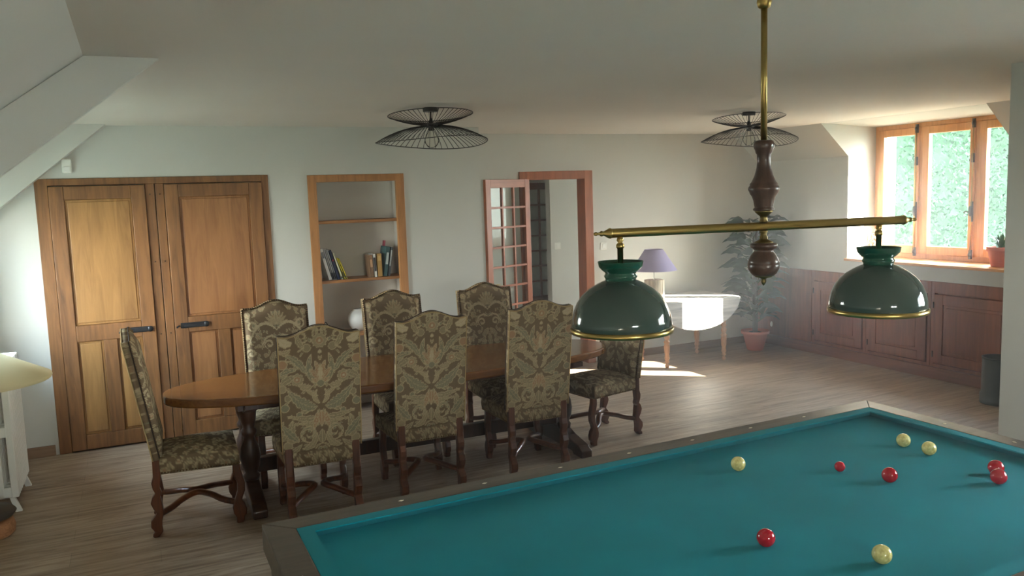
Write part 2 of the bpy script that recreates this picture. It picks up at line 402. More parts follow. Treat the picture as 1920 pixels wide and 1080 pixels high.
# ---- window 1 (three casements) in the dormer
win = struct(empty('window_1', (XW, (YC0+YC1)/2, ZS)))
Y0, Y1 = YC0+.001, YC1-.001
def wv(y): return y-(YC0+YC1)/2
Zt = 2.561-ZS
g = G().box((0, wv(Y1)-.045, 0), (.07, wv(Y1), Zt)).box((0, wv(Y0), 0), (.07, wv(Y0)+.045, Zt)).box((0, wv(Y0)+.045, Zt-.045), (.07, wv(Y1)-.045, Zt)).box((0, wv(Y0)+.045, 0), (.07, wv(Y1)-.045, .05))
for ym in (6.035, 5.40): g.box((.002, wv(ym)-.03, .05), (.07, wv(ym)+.03, Zt-.045))
g.build('window_frame', 'winwood', win, bev=.004)
for i, (a, b) in enumerate(((6.055, 6.573), (5.425, 6.015), (Y0+.047, 5.38))):
    a, b = wv(a), wv(b); zb_, zt_ = .052, Zt-.047; sw_ = .075
    g = G().box((-.012, a, zb_), (.04, a+sw_-.02, zt_)).box((-.012, b-sw_, zb_), (.04, b, zt_))
    g.box((-.012, a+sw_-.02, zt_-.075), (.04, b-sw_, zt_)).box((-.012, a+sw_-.02, zb_), (.04, b-sw_, zb_+.085))
    cs = g.build('casement', 'winwood', win, bev=.004)
    G().box((.004, a+.05, zb_+.08), (.008, b-.07, zt_-.07)).build('pane', 'glass', cs)
# espagnolette bolts at the two closing stiles
for ym in (6.075, 5.435):
    y = wv(ym)
    e = G().tube([(-.03, y, .10), (-.03, y, Zt-.05)], .0065, 8).build('bolt_rod', 'brass', win)
    g = G()
    for z in (.075, Zt-.06): g.box((-.036, y-.013, z-.045), (-.012, y+.013, z+.045)).lathe([(.0, -.02), (.014, -.012), (.016, 0), (.012, .014), (0, .02)], 10, (-.036, y, z))
    g.box((-.034, y-.012, .98), (-.012, y+.012, 1.07)).box((-.034, y-.012, .40), (-.012, y+.012, .60)).lathe([(.0, -.05), (.012, -.04), (.02, 0), (.014, .05), (0, .06)], 10, (-.042, y, .50))
    g.build('bolt_case', 'grey_iron', e, bev=.003)
    G().tube([(-.045, y, .50), (-.065, y+.012, .50), (-.072, y+.03, .505), (-.072, y+.045, .49)], [.006, .007, .008, .009], 8).build('handle', 'grey_iron', e)
struct(G().box((XR-.055, YC0-.03, ZS-.028), (XW+.02, YC1-.002, ZS)).build('trim_sill', 'winwood_h', bev=.006))
# the other windows of the room: plain casements
def simple_window(name, axis, at, a0, a1, z0, z1, mull=1, mt='winwood'):
    r = struct(empty(name, (0, 0, 0)))
    g = G()
    def bx(u0, u1, w0, w1, d=.03):
        if axis == 'X': g.box((at-d, u0, w0), (at+d, u1, w1))
        else: g.box((u0, at-d, w0), (u1, at+d, w1))
    t = .07
    bx(a0, a1, z0, z0+t); bx(a0, a1, z1-t, z1); bx(a0, a0+t, z0+t, z1-t); bx(a1-t, a1, z0+t, z1-t)
    for k in range(mull):
        c = a0+(a1-a0)*(k+1)/(mull+1); bx(c-.05, c+.05, z0+t, z1-t)
    g.build('window_frame', mt, r)
    g = G()
    if axis == 'X': g.box((at-.002, a0+t, z0+t), (at+.002, a1-t, z1-t))
    else: g.box((a0+t, at-.002, z0+t), (a1-t, at+.002, z1-t))
    g.build('pane', 'glass', r)
simple_window('window_2', 'X', 5.34, -.1, 1.6, .95, 2.3, 1)
simple_window('window_3', 'X', -1.35, WYa, WYb, WZ0, WZ1, 1, 'white')
simple_window('window_4', 'Y', -3.15, .6, 1.8, 1.15, 2.15, 1)

# ---- double cupboard doors in the back wall (doors 1 and 2)
fr = struct(empty('trim_1', (.2, YL, 0)))
def L(x): return x-.2
g = G().box((L(-.674), -.012, 0), (L(-.585), .06, 2.189)).box((L(1.022), -.012, 0), (L(1.079), .06, 2.189))
g.box((L(-.585), -.012, 2.135), (L(1.022), .06, 2.189)).box((L(.108), -.012, .012), (L(.176), .06, 2.135)).box((L(.182), -.012, .012), (L(.246), .06, 2.135))
g.build('door_frame', 'oak', fr, bev=.003)
g = G()
for x in (.14, .215):
    for z in (.35, .9, 1.5, 2.05): g.lathe([(.006, 0), (.006, .004), (0, .005)], 8, mtx=Matrix.Translation((L(x), -.012, z)) @ Matrix.Rotation(PI/2, 4, 'X'))
g.build('peg', 'trestle', fr)
def panel_door(name, x0, x1, mt_panel, hx, side):
    r = struct(empty(name, ((x0+x1)/2, YL, 0))); h = (x1-x0)/2
    z0, z1 = .014, 2.128; sw = .105
    g = G()
    g.box((-h, -.03, z0), (-h+sw, .012, z1)).box((h-sw, -.03, z0), (h, .012, z1))
    g.box((-h+sw, -.03, z1-.105), (h-sw, .012, z1)).box((-h+sw, -.03, .895), (h-sw, .012, 1.025)).box((-h+sw, -.03, z0), (h-sw, .012, .135))
    g.box((-.05, -.03, .135), (.05, .012, .895))
    g.build('leaf_frame', 'oak', r, bev=.005)
    def pnl(xa, xb, za, zb):
        g = G().box((xa, -.010, za), (xb, .008, zb)); g.box((xa+.018, -.017, za+.018), (xb-.018, -.002, zb-.018))
        g.build('panel', mt_panel, r, bev=.005)
    pnl(-h+sw, h-sw, 1.025, z1-.105); pnl(-h+sw, -.05, .135, .895); pnl(.05, h-sw, .135, .895)
    # iron latch
    g = G(); y = -.034; z = .955; d = side
    g.box((hx-.10, y-.006, z-.022), (hx+.10, y+.005, z+.022))
    g.box((hx-.075, y-.016, z-.012), (hx+.085, y-.004, z+.012))
    g.lathe([(.024, 0), (.024, .012), (.012, .02), (0, .021)], 14, mtx=Matrix.Translation((hx+d*.10, y, z)) @ Matrix.Rotation(PI/2, 4, 'X'))
    g.tube([(hx-d*.11, y-.004, z), (hx-d*.125, y-.02, z-.004), (hx-d*.13, y-.045, z-.008)], .007, 8)
    g.build('latch', 'black', r, bev=.002)
panel_door('door_1', -.582, .105, 'oak_panel', .20, 1)
panel_door('door_2', .25, 1.019, 'oak_red', -.24, 1)

# ---- motion sensor
s = tag(empty('motion_sensor', (-.437, YL, 2.28)), 'small white motion sensor high on the wall above the left cupboard door', 'sensor')
G().box((-.034, -.045, -.05), (.034, 0, .06)).build('housing', 'plastic', s, bev=.008)
G().box((-.024, -.055, -.04), (.024, -.044, .0)).build('lens', 'white', s, bev=.006)

# ---- recessed bookcase
bk = tag(empty('bookcase', (1.853, YL, 0)), 'recessed wooden bookcase framed in pine in the pale wall', 'bookcase')
g = G().box((-.439, -.016, 0), (-.363, .03, 2.179)).box((.363, -.016, 0), (.439, .03, 2.179)).box((-.363, -.016, 2.115), (.363, .03, 2.179))
g.build('frame', 'shelfwood', bk, bev=.003)
G().box((-.439, .31, 0), (.439, .339, 2.179)).box((-.439, .03, 0), (-.42, .31, 2.179)).box((.42, .03, 0), (.439, .31, 2.179)).box((-.42, .03, 2.16), (.42, .31, 2.179)).build('carcass', 'ceil', bk)
for z in (1.77, 1.235, .735, .2):
    G().box((-.419, .012, z-.025), (.419, .309, z)).build('shelf', 'shelfwood_h', bk, bev=.002)

# ---- books
PAPER = mat('book_paper', srgb(226, 218, 198), .8)
def book(x, z, th, h, dep, tilt, col, label, y=None, grp='books on the shelf', spine=None, title=None):
    """x,z: the pivot corner on the shelf; tilt leans the top to the left"""
    y = YL+.05 if y is None else y
    r = tag(empty('book', (x, y, z)), label, 'book'); r['group'] = grp; r.rotation_euler = (0, tilt, 0); r.location.z += max(0, math.sin(tilt))*th+.0004
    cm = mat('book_cover', srgb(*col), .45)
    g = G().box((0, 0, 0), (.003 if th > .008 else .0015, dep, h)).box((th-(.003 if th > .008 else .0015), 0, 0), (th, dep, h)).box((0, 0, 0), (th, .003, h))
    g.build('cover', cm, r)
    q = .003 if th > .008 else .0015
    G().box((q, .003, .004), (th-q, dep-.004, h-.004)).build('pages', PAPER, r)
    if spine: 
        sm = mat('spine_label', srgb(*spine[0]), .5)
        g = G()
        for a, b in spine[1]: g.box((th*.18, -.0008, h*a), (th*.82, 0, h*b))
        g.build('spine_print', sm, r)
    return r
zb2 = 1.2355
t = lambda d: math.radians(-d)
# left leaning row (front to the left frame): x along the shelf
book(1.566, zb2, .030, .292, .20, t(14), (226, 226, 222), 'thick white book at the left end of the leaning row', spine=((120, 124, 130), [(.7, .9)]))
book(1.599, zb2, .013, .285, .20, t(14.2), (196, 196, 196), 'thin pale grey volume beside the thick white book', spine=((40, 42, 48), [(.02, .24)]))
book(1.6145, zb2, .013, .284, .20, t(14.4), (206, 206, 204), 'thin off-white volume in the middle of three with dark spine feet', spine=((40, 42, 48), [(.02, .24)]))
book(1.630, zb2, .013, .283, .20, t(14.6), (190, 192, 196), 'thin pale volume touching the navy book', spine=((40, 42, 48), [(.02, .24)]))
book(1.646, zb2, .024, .278, .20, t(14.8), (34, 42, 72), 'dark navy book in the leaning row', spine=((160, 40, 50), [(.62, .68)]))
book(1.680, zb2, .018, .250, .19, t(16.5), (222, 214, 180), 'cream book leaning against the navy book', spine=((40, 40, 40), [(.03, .1)]))
book(1.709, zb2, .013, .205, .17, t(19), (206, 190, 48), 'yellow paperback leaning on the cream book', spine=((60, 56, 30), [(.1, .35)]))
book(1.727, zb2, .012, .20, .17, t(20), (216, 196, 40), 'outermost yellow paperback at the right end of the leaning row', spine=((40, 40, 30), [(.05, .16)]))
# right group
G2 = 'books at the right of the shelf'
book(1.952, zb2, .034, .205, .15, t(2.5), (122, 92, 66), 'brown book standing left of the white-spined one', grp=G2, spine=((190, 150, 110), [(.45, .8)]))
book(1.990, zb2, .026, .212, .15, t(2.5), (226, 222, 212), 'white-spined book with dark lettering standing between two brown ones', grp=G2, spine=((60, 50, 50), [(.25, .85)]))
book(2.021, zb2, .046, .212, .15, t(1), (178, 138, 74), 'thick ochre book standing right of the white-spined one', grp=G2, spine=((206, 172, 108), [(.7, .92)]))
book(2.075, zb2, .034, .275, .20, math.radians(9), (62, 92, 92), 'large teal book leaning toward the right frame', grp=G2, spine=((190, 200, 196), [(.4, .8)]))
book(2.114, zb2, .022, .268, .20, math.radians(9.2), (72, 78, 84), 'large slate grey book leaning behind the teal one', grp=G2, spine=((170, 176, 176), [(.35, .9)]))
book(2.10, zb2, .020, .325, .03, math.radians(9), (200, 96, 116), 'tall pink album standing behind the teal book', y=YL+.262, grp=G2)
# ---- white round vase, camera cable lower in the bookcase
va = tag(empty('round_vase', (1.845, YL+.16, .736)), 'round white vase on the lower shelf half hidden by a chair back', 'vase')
G().lathe([(.04, 0), (.06, .015), (.095, .06), (.105, .105), (.095, .15), (.065, .185), (.042, .195), (.044, .206), (.034, .204), (.026, .19)], 32).build('body', 'white', va)
tag(G().tube(spline([(1.475+.05, YL+.10, .742), (1.50, YL+.06, .80), (1.51, YL+.04, .86), (1.545, YL+.05, .80), (1.57, YL+.08, .742)], 6), .004, 6).build('cable', 'cord'), 'thin black cable looping at the left of the lower bookcase shelf', 'cable')

# ---- doorway casing and glazed door leaf
fr = struct(empty('trim_2', (4.27, YF, 0)))
g = G().box((-.455, -.018, 0), (-.372, .165, 2.195)).box((.372-.02, -.018, 0), (.455, .165, 2.195)).box((-.372, -.018, 2.105), (.352, .165, 2.195))
g.build('casing', 'redwood', fr, bev=.004)
def glazed_door(name, w_, h, cols, rows, zp, mt, mth, hand=True):
    r = struct(empty(name)); th = .036; st = .075
    g = G().box((0, -th/2, 0), (st, th/2, h)).box((w_-st, -th/2, 0), (w_, th/2, h)); g.build('stile', mt, r, bev=.003)
    g = G().box((st, -th/2, h-.085), (w_-st, th/2, h)).box((st, -th/2, zp-.07), (w_-st, th/2, zp)).box((st, -th/2, 0), (w_-st, th/2, .14)); g.build('rail', mth, r, bev=.003)
    G().box((st, -.008, .14), (w_-st, .008, zp-.07)).box((st+.03, -.014, .17), (w_-st-.03, .014, zp-.10)).build('panel', mt, r, bev=.005)
    x0, x1, z0, z1 = st, w_-st, zp, h-.085
    g = G()
    for i in range(1, cols): x = x0+(x1-x0)*i/cols; g.box((x-.011, -.014, z0), (x+.011, .014, z1))
    for i in range(1, rows): z = z0+(z1-z0)*i/rows; g.box((x0, -.0135, z-.011), (x1, .0135, z+.011))
    g.build('muntin', mth, r, bev=.003)
    for i in range(cols):
        for j in range(rows):
            xa = x0+(x1-x0)*i/cols; xb = x0+(x1-x0)*(i+1)/cols; za = z0+(z1-z0)*j/rows; zb_ = z0+(z1-z0)*(j+1)/rows
            G().box((xa+.005, -.002, za+.005), (xb-.005, .002, zb_-.005)).build('pane', 'glass', r)
    if hand: G().tube([(.035, -.018, 1.02), (.035, -.055, 1.02), (.06, -.06, 1.02), (.12, -.06, 1.02)], .007, 8).build('handle', 'brass', r)
    return r
d3 = glazed_door('door_3', .685, 2.105, 3, 7, .57, 'redwood', 'redwood_h')
d3.location = (3.275, 7.735, .008); d3.rotation_euler = (0, 0, math.atan2(.27, .63))
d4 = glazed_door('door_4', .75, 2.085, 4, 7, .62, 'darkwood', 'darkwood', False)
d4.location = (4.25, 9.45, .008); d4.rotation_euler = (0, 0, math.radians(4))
# switches
def switch(loc, label):
    r = tag(empty('light_switch', loc), label, 'switch')
    G().box((-.042, -.008, -.042), (.042, 0, .042)).build('plate', 'plastic', r, bev=.004)
    G().box((-.018, -.014, -.022), (.018, -.008, .022)).build('rocker', 'white', r, bev=.003)
switch((4.86, YF, 1.335), 'white light switch on the wall right of the doorway')
switch((4.72+.05, 9.0, 1.30), 'white light switch on the hallway wall seen through the doorway')

# ------------------------------------------------------------------ tapestry pattern
HUES = dict(ground=srgb(124, 104, 80), edge=srgb(186, 166, 130), leaf=srgb(150, 136, 106), leaf2=srgb(160, 144, 112), rose=srgb(168, 134, 102), sage=srgb(138, 132, 106), pale=srgb(196, 178, 144))
def bez(p0, p1, p2, n=14):
    return [((1-t)**2*p0[0]+2*(1-t)*t*p1[0]+t*t*p2[0], (1-t)**2*p0[1]+2*(1-t)*t*p1[1]+t*t*p2[1]) for t in [i/n for i in range(n+1)]]
def raster_leaf(U, V, C, sp_, wid, fill, edge, lobes=0, ew=.0045, vein=True):
    """sp_: spine polyline; wid: max half width; U,V grids in metres"""
    best = np.full(U.shape, 9.); tt = np.zeros(U.shape); side = np.zeros(U.shape)
    n = len(sp_)-1
    for i in range(n):
        ax, ay = sp_[i]; bx_, by = sp_[i+1]; dx, dy = bx_-ax, by-ay; l2 = dx*dx+dy*dy+1e-12
        t_ = np.clip(((U-ax)*dx+(V-ay)*dy)/l2, 0, 1); d = np.hypot(U-ax-t_*dx, V-ay-t_*dy)
        mk = d < best; best[mk] = d[mk]; tt[mk] = (i+t_[mk])/n; side[mk] = np.sign(dx*(V-ay)-dy*(U-ax))[mk]
    w_ = wid*np.power(np.sin(PI*np.clip(tt*.93+.05, 0, 1)), .75)*(1-.25*tt)
    if lobes: w_ = w_*(.74+.26*np.abs(np.sin(PI*tt*lobes)))
    ins = best < w_
    C[ins] = fill
    if vein: 
        ph = np.abs(np.sin((tt*(lobes+3)*PI)+best*160)); C[ins & (ph < .28) & (best > .003)] = [(a*.6+b*.4) for a, b in zip(fill, edge)]
        C[ins & (best < .0016)] = edge
    C[ins & (best > w_-ew)] = edge
def raster_disc(U, V, C, cx, cy, r, fill, edge, petals=0, ew=.0045):
    a = np.arctan2(V-cy, U-cx); d = np.hypot(U-cx, V-cy)
    R = r*(1 if not petals else (.82+.18*np.abs(np.cos(a*petals/2))))
    C[d < R] = fill; C[(d < R) & (d > R-ew)] = edge
    if petals:
        C[(d < r*.5)] = edge; C[d < r*.42] = HUES['rose']; C[d < r*.18] = HUES['pale']
def scroll(cx, cy, r, a0, turns, sgn):
    return [(cx+sgn*r*(1-.75*t)*math.cos(a0+turns*2*PI*t), cy+r*(1-.75*t)*math.sin(a0+turns*2*PI*t)) for t in [i/26 for i in range(27)]]
def damask(U, V, kind):
    """U centred, V from bottom (0) to top (~.8), metres"""
    C = np.empty(U.shape+(3,)); C[:] = HUES['ground']; A = np.abs(U); H = HUES
    def lf(p0, p1, p2, w_, f='leaf', e='edge', lo=0, **k): raster_leaf(A, V, C, bez(p0, p1, p2), w_, H[f], H[e], lo, **k)
    rr = random.Random(4 if kind == 'back' else 5)
    for q in range(95):
        x = rr.uniform(.0, .24); y = rr.uniform(-.02, .84); an = rr.uniform(0, 6.28); l = rr.uniform(.02, .045)
        lf((x, y), (x+l*.6*math.cos(an+.5), y+l*.6*math.sin(an+.5)), (x+l*math.cos(an), y+l*math.sin(an)), rr.uniform(.007, .011), rr.choice(['leaf', 'leaf2', 'sage']), ew=.0028, vein=False)
    if kind == 'back':
        for cx, cy, r, f in ((.20, .06, .028, 'leaf2'), (.175, .10, .03, 'leaf2'), (.21, .30, .026, 'sage'), (.19, .36, .022, 'leaf'), (.22, .42, .025, 'leaf2'), (.215, .57, .03, 'rose'), (.13, .25, .018, 'sage'), (.075, .66, .026, 'leaf')): raster_disc(A, V, C, cx, cy, r, H[f], H['edge'])
        lf((.20, .0), (.16, .02), (.12, .06), .02); lf((.235, .10), (.17, .13), (.17, .22), .034, lo=4); lf((.14, .08), (.19, .13), (.235, .20), .03, 'sage', lo=4)
        lf((.03, .12), (.05, .02), (.12, .03), .026, 'leaf2', lo=3)
        raster_leaf(A, V, C, scroll(.075, .12, .055, -1.6, 1.25, 1), .012, H['sage'], H['edge'], 0)
        lf((.0, .05), (.0, .1), (.0, .14), .03, 'leaf', lo=3); lf((.02, .17), (.06, .2), (.13, .19), .03, 'leaf2', lo=4)
        lf((.0, .23), (.08, .20), (.20, .25), .024, 'leaf', lo=4); lf((.03, .29), (.10, .28), (.19, .41), .044, 'sage', lo=6)
        lf((.02, .26), (.03, .2), (.05, .14), .02, 'rose', lo=3); lf((.0, .26), (.0, .22), (.0, .16), .026, 'rose', lo=3)
        lf((.01, .31), (.06, .35), (.02, .40), .016, 'leaf2'); lf((.02, .36), (.09, .38), (.07, .44), .014, 'leaf2')
        lf((.05, .42), (.11, .40), (.13, .47), .026, 'leaf2', lo=3); raster_disc(A, V, C, .135, .47, .04, H['leaf2'], H['edge'], 8)
        lf((.15, .49), (.20, .48), (.235, .44), .028, 'leaf', lo=4); lf((.14, .53), (.20, .54), (.24, .50), .022, 'sage', lo=3)
        lf((.03, .44), (.09, .52), (.05, .62), .026, 'sage', lo=3); lf((.08, .50), (.13, .60), (.20, .63), .026, 'sage', lo=4)
        lf((.0, .43), (.02, .45), (.055, .47), .018, 'rose', lo=2); lf((.0, .45), (.03, .50), (.065, .53), .022, 'rose', lo=3); lf((.0, .45), (.01, .52), (.03, .58), .022, 'rose', lo=3); lf((.0, .45), (.0, .5), (.0, .56), .016, 'pale'); raster_disc(A, V, C, 0, .435, .024, H['sage'], H['edge'])
        raster_leaf(A, V, C, scroll(.10, .73, .04, -2.6, 1.2, 1), .009, H['leaf2'], H['edge'], 0, vein=False)
        lf((.09, .66), (.13, .70), (.13, .76), .022, 'leaf', lo=3); lf((.16, .70), (.20, .68), (.235, .74), .034, 'pale', lo=4); lf((.17, .66), (.20, .62), (.24, .66), .022, 'leaf2', lo=3)
        raster_disc(A, V, C, 0, .70, .048, H['leaf2'], H['edge'], 10); lf((.0, .62), (.0, .63), (.0, .645), .014, 'pale')
        lf((.15, .78), (.19, .78), (.22, .82), .02, 'leaf', lo=2); lf((.0, .76), (.04, .78), (.09, .80), .016, 'leaf2', lo=2)
    else:   # figured front and seat: finer arabesques
        lf2 = lambda *a, **k: lf(*a, ew=.003, **k)
        for k in range(9):
            a = .2+k*.33; lf2((0, .60), (.05*math.cos(a), .60+.06*math.sin(a)), (.085*math.cos(a), .61+.10*math.sin(a)), .012, 'leaf2', lo=2)
        raster_leaf(A, V, C, bez((.0, .56), (.12, .70), (.20, .47), 20), .011, H['edge'], H['pale'], 0, .003)
        raster_leaf(A, V, C, bez((.0, .50), (.09, .56), (.115, .42), 20), .009, H['edge'], H['pale'], 0, .003)
        raster_leaf(A, V, C, scroll(.165, .60, .04, -2.2, 1.3, 1), .008, H['edge'], H['pale'], 0, .003, vein=False)
        raster_leaf(A, V, C, scroll(.06, .46, .035, -1.2, 1.3, 1), .007, H['edge'], H['pale'], 0, .003, vein=False)
        raster_leaf(A, V, C, scroll(.19, .40, .035, -1.0, 1.3, 1), .008, H['edge'], H['pale'], 0, .003, vein=False)
        for cx, cy, r in ((.20, .68, .022), (.15, .70, .018), (.10, .72, .02), (.205, .52, .02), (.14, .52, .016), (.02, .66, .014), (.17, .33, .024), (.09, .38, .018), (.21, .27, .02), (.05, .30, .02), (.13, .25, .018), (.2, .12, .024), (.08, .16, .022), (.14, .08, .018), (.03, .08, .02)): raster_disc(A, V, C, cx, cy, r, H['leaf2'], H['edge'], 6, .003)
        for q in (((.02, .40), (.06, .36), (.05, .30), .02), ((.10, .44), (.14, .46), (.17, .44), .016), ((.12, .34), (.15, .38), (.15, .30), .016), ((.0, .36), (.0, .30), (.0, .22), .022), ((.08, .26), (.12, .2), (.18, .2), .02), ((.02, .20), (.05, .14), (.1, .1), .02), ((.16, .16), (.2, .18), (.235, .2), .016), ((.22, .34), (.235, .4), (.235, .46), .014), ((.16, .76), (.2, .77), (.23, .74), .014), ((.0, .76), (.05, .77), (.09, .79), .013), ((.0, .03), (.06, .0), (.12, .02), .018), ((.18, .03), (.21, .02), (.235, .06), .016)):
            lf2(*q, 'leaf', lo=3)
    return C
def set_weave(me, cols):
    at = me.attributes.new('weave', 'FLOAT_COLOR', 'POINT')
    a = np.ones((len(cols), 4), dtype=np.float32); a[:, :3] = cols; at.data.foreach_set('color', a.ravel())

# ------------------------------------------------------------------ dining chair
BW = .235                      # half width of the back
def back_top(x): return .72 + .055*(math.cos(PI*min(1, abs(x)/.19))*.5+.5)+.004*smoothstep(.19, .235, abs(x))
TILT = math.radians(9.0)
def grid_mesh(name, nx, ny, pos, colfn, mt, parent):
    """closed slab: pos(i,j,side)->Vector ; side 0 rear, 1 front"""
    me = bpy.data.meshes.new(name); vs = []; cols = []; fs = []
    for s_ in (0, 1):
        for j in range(ny+1):
            for i in range(nx+1): vs.append(pos(i/nx, j/ny, s_))
    N = (nx+1)*(ny+1); idx = lambda s_, i, j: s_*N+j*(nx+1)+i
    for j in range(ny):
        for i in range(nx):
            fs.append((idx(0, i, j), idx(0, i+1, j), idx(0, i+1, j+1), idx(0, i, j+1)))
            fs.append((idx(1, i, j), idx(1, i, j+1), idx(1, i+1, j+1), idx(1, i+1, j)))
    for i in range(nx):
        fs.append((idx(0, i, 0), idx(1, i, 0), idx(1, i+1, 0), idx(0, i+1, 0))); fs.append((idx(0, i, ny), idx(0, i+1, ny), idx(1, i+1, ny), idx(1, i, ny)))
    for j in range(ny):
        fs.append((idx(0, 0, j), idx(0, 0, j+1), idx(1, 0, j+1), idx(1, 0, j))); fs.append((idx(0, nx, j), idx(1, nx, j), idx(1, nx, j+1), idx(0, nx, j+1)))
    me.from_pydata(vs, [], fs); me.update()
    set_weave(me, colfn(N))
    for p_ in me.polygons: p_.use_smooth = True
    me.materials.append(M[mt]); o = bpy.data.objects.new(name, me); COL.objects.link(o); o.parent = parent
    return o
def make_chair():
    r = empty('dining_chair')
    # --- back: local plane tilted about (y=-.205, z=.44)
    org = Vector((0, -.205, .47)); ex = Vector((1, 0, 0)); ez = Vector((0, -math.sin(TILT), math.cos(TILT))); en = Vector((0, math.cos(TILT), math.sin(TILT)))
    nx, ny = 104, 160
    def bp(u, v_, s_):
        x = (u*2-1)*BW; h = back_top(x)*v_
        if s_ == 0: d = -.026
        else:
            e = min(1, max(0, (1-abs(u*2-1)-.055)/.2)); q = min(1, max(0, (1-v_)-.02)/.12, v_/.14+.1); d = .012+.034*math.sin(PI/2*e)**.7*math.sin(PI/2*max(0, q))**.7
        return org+ex*x+ez*h+en*d
    def cf(N):
        u = np.tile(np.linspace(-BW, BW, nx+1), ny+1)
        vv = np.repeat(np.linspace(0, 1, ny+1), nx+1)*np.array([back_top(x) for x in np.tile(np.linspace(-BW, BW, nx+1), ny+1)])
        return np.vstack([damask(u, vv+.01, 'back'), damask(u, vv+.01, 'front')])
    bk_ = grid_mesh('backrest', nx, ny, bp, cf, 'tapestry', r)
    # piping and nails round the front face
    def edge(u, v_, off): x = (u*2-1)*(BW); return org+ex*x+ez*(back_top(x)*v_)+en*off
    path = [edge(0, k/20, .014) for k in range(20)]+[edge(k/24, 1, .014) for k in range(25)]+[edge(1, 1-k/20, .014) for k in range(1, 21)]
    g = G(); acc = 0; last = path[0]
    dist = 0
    pts = [path[0]]
    for a, b in zip(path, path[1:]):
        l = (b-a).length; 
        while acc+l >= .0165:
            t_ = (.0165-acc)/l; a = a.lerp(b, t_); pts.append(a); l = (b-a).length; acc = 0
        acc += l
    cen = org+ez*.40
    for q in pts:
        dirn = (cen-q); q2 = q+dirn.normalized()*.004+en*.003
        g.bm.verts.ensure_lookup_table()
        ret = bmesh.ops.create_icosphere(g.bm, subdivisions=1, radius=.0070)
        for v_ in ret['verts']: v_.co += q2
    g.build('nail_trim', 'nail', bk_)
    G().tube([q+(cen-q).normalized()*.003 for q in pts], .0075, 6, sq=(1, .6)).build('gimp_band', 'gimp', bk_, label='dark braid band')
    g = G().tube([edge(0, k/20, -.026) for k in range(20)]+[edge(k/24, 1, -.026) for k in range(25)]+[edge(1, 1-k/20, -.026) for k in range(1, 21)], .0035, 6)
    pm = M.get('piping') or mat('tan_piping', srgb(168, 142, 96), .9); M['piping'] = pm
    g.build('piping', pm, bk_)
    # --- seat cushion
    nx, ny = 60, 60
    SW0, SW1, SY0, SY1, Z0, Z1 = .212, .238, -.228, .245, .375, .472
    def spos(u, v_, s_):
        y = SY0+(SY1-SY0)*v_; hw = SW0+(SW1-SW0)*v_; x = (u*2-1)*hw
        if s_ == 0:  return Vector((x, y, Z0))
        e = min(u, 1-u)*2; f = min(v_, 1-v_)*2
        z = Z1+.038*math.sin(PI/2*min(1, e*1.3))**.8*math.sin(PI/2*min(1, f*1.3))**.8
        return Vector((x*1.0, y, z))
    me = bpy.data.meshes.new('seat'); vs = []; fs = []; cols_u = []; cols_v = []
    # top grid + side bands as extra rows
    rows = 10
    for j in range(ny+1):
        for i in range(nx+1): vs.append(spos(i/nx, j/ny, 1)); cols_u.append((i/nx*2-1)*.235); cols_v.append(.08+.5*j/ny)
    per = [(i, 0) for i in range(nx)]+[(nx, j) for j in range(ny)]+[(i, ny) for i in range(nx, 0, -1)]+[(0, j) for j in range(ny, 0, -1)]
    idx = lambda i, j: j*(nx+1)+i
    for j in range(ny):
        for i in range(nx): fs.append((idx(i, j), idx(i+1, j), idx(i+1, j+1), idx(i, j+1)))
    prevr = [idx(i, j) for i, j in per]
    for k in range(1, rows+1):
        cur = []
        for q, (i, j) in enumerate(per):
            v0 = spos(i/nx, j/ny, 1); t_ = k/rows; bul = 1+.025*math.sin(PI*t_)
            p_ = Vector((v0.x*bul, (v0.y-.008)*bul+.008, v0.z+(Z0-v0.z)*t_)); vs.append(p_); cur.append(len(vs)-1)
            side_u = v0.x if (j in (0, ny)) else (v0.y)*1.0; cols_u.append(side_u); cols_v.append(.30+.12*(1-t_)+(.22 if j == ny else 0))
        n_ = len(per)
        for q in range(n_): fs.append((prevr[q], cur[q], cur[(q+1) % n_], prevr[(q+1) % n_]))
        prevr = cur
    fs.append(tuple(prevr[::-1]))
    me.from_pydata(vs, [], fs); me.update(); set_weave(me, damask(np.array(cols_u), np.array(cols_v), 'front'))
    for p_ in me.polygons: p_.use_smooth = len(p_.vertices) == 4
    me.materials.append(M['tapestry']); st = bpy.data.objects.new('seat', me); COL.objects.link(st); st.parent = r
    g = G(); n_ = 0
    c4 = [(-SW0, SY0), (SW0, SY0), (SW1, SY1), (-SW1, SY1)]
    for a in range(4):
        A_, B_ = Vector(c4[a]), Vector(c4[(a+1) % 4]); l = (B_-A_).length; k = int(l/.0165)
        for q in range(k):
            p_ = A_.lerp(B_, (q+.5)/k); ret = bmesh.ops.create_icosphere(g.bm, subdivisions=1, radius=.0064)
            for v_ in ret['verts']: v_.co += Vector((p_.x*1.008, p_.y*1.008, Z0+.010))
    g.build('nail_trim', 'nail', st)
    # --- legs
    def leg(pts, rad, sq):
        return G().tube(spline(pts, 5), rad, 8, sq=sq)
    for s_ in (-1, 1):
        x = s_*.200
        g = G(); prof_ = [(-.232, 0), (-.262, .0), (-.264, .02), (-.25, .032), (-.27, .065), (-.268, .10), (-.238, .135), (-.232, .145), (-.25, .175), (-.262, .21), (-.25, .245), (-.232, .265), (-.245, .295), (-.25, .33), (-.238, .365), (-.236, .50), (-.196, .50), (-.196, .365), (-.20, .33), (-.205, .295), (-.196, .265), (-.205, .245), (-.20, .21), (-.196, .175), (-.192, .145), (-.195, .135), (-.205, .10), (-.208, .065), (-.205, .032), (-.212, .02)]
        g.prism(prof_, x-.024, x+.024, 'X')
        g.build('leg', 'chairwood', r, bev=.008, seg=3)
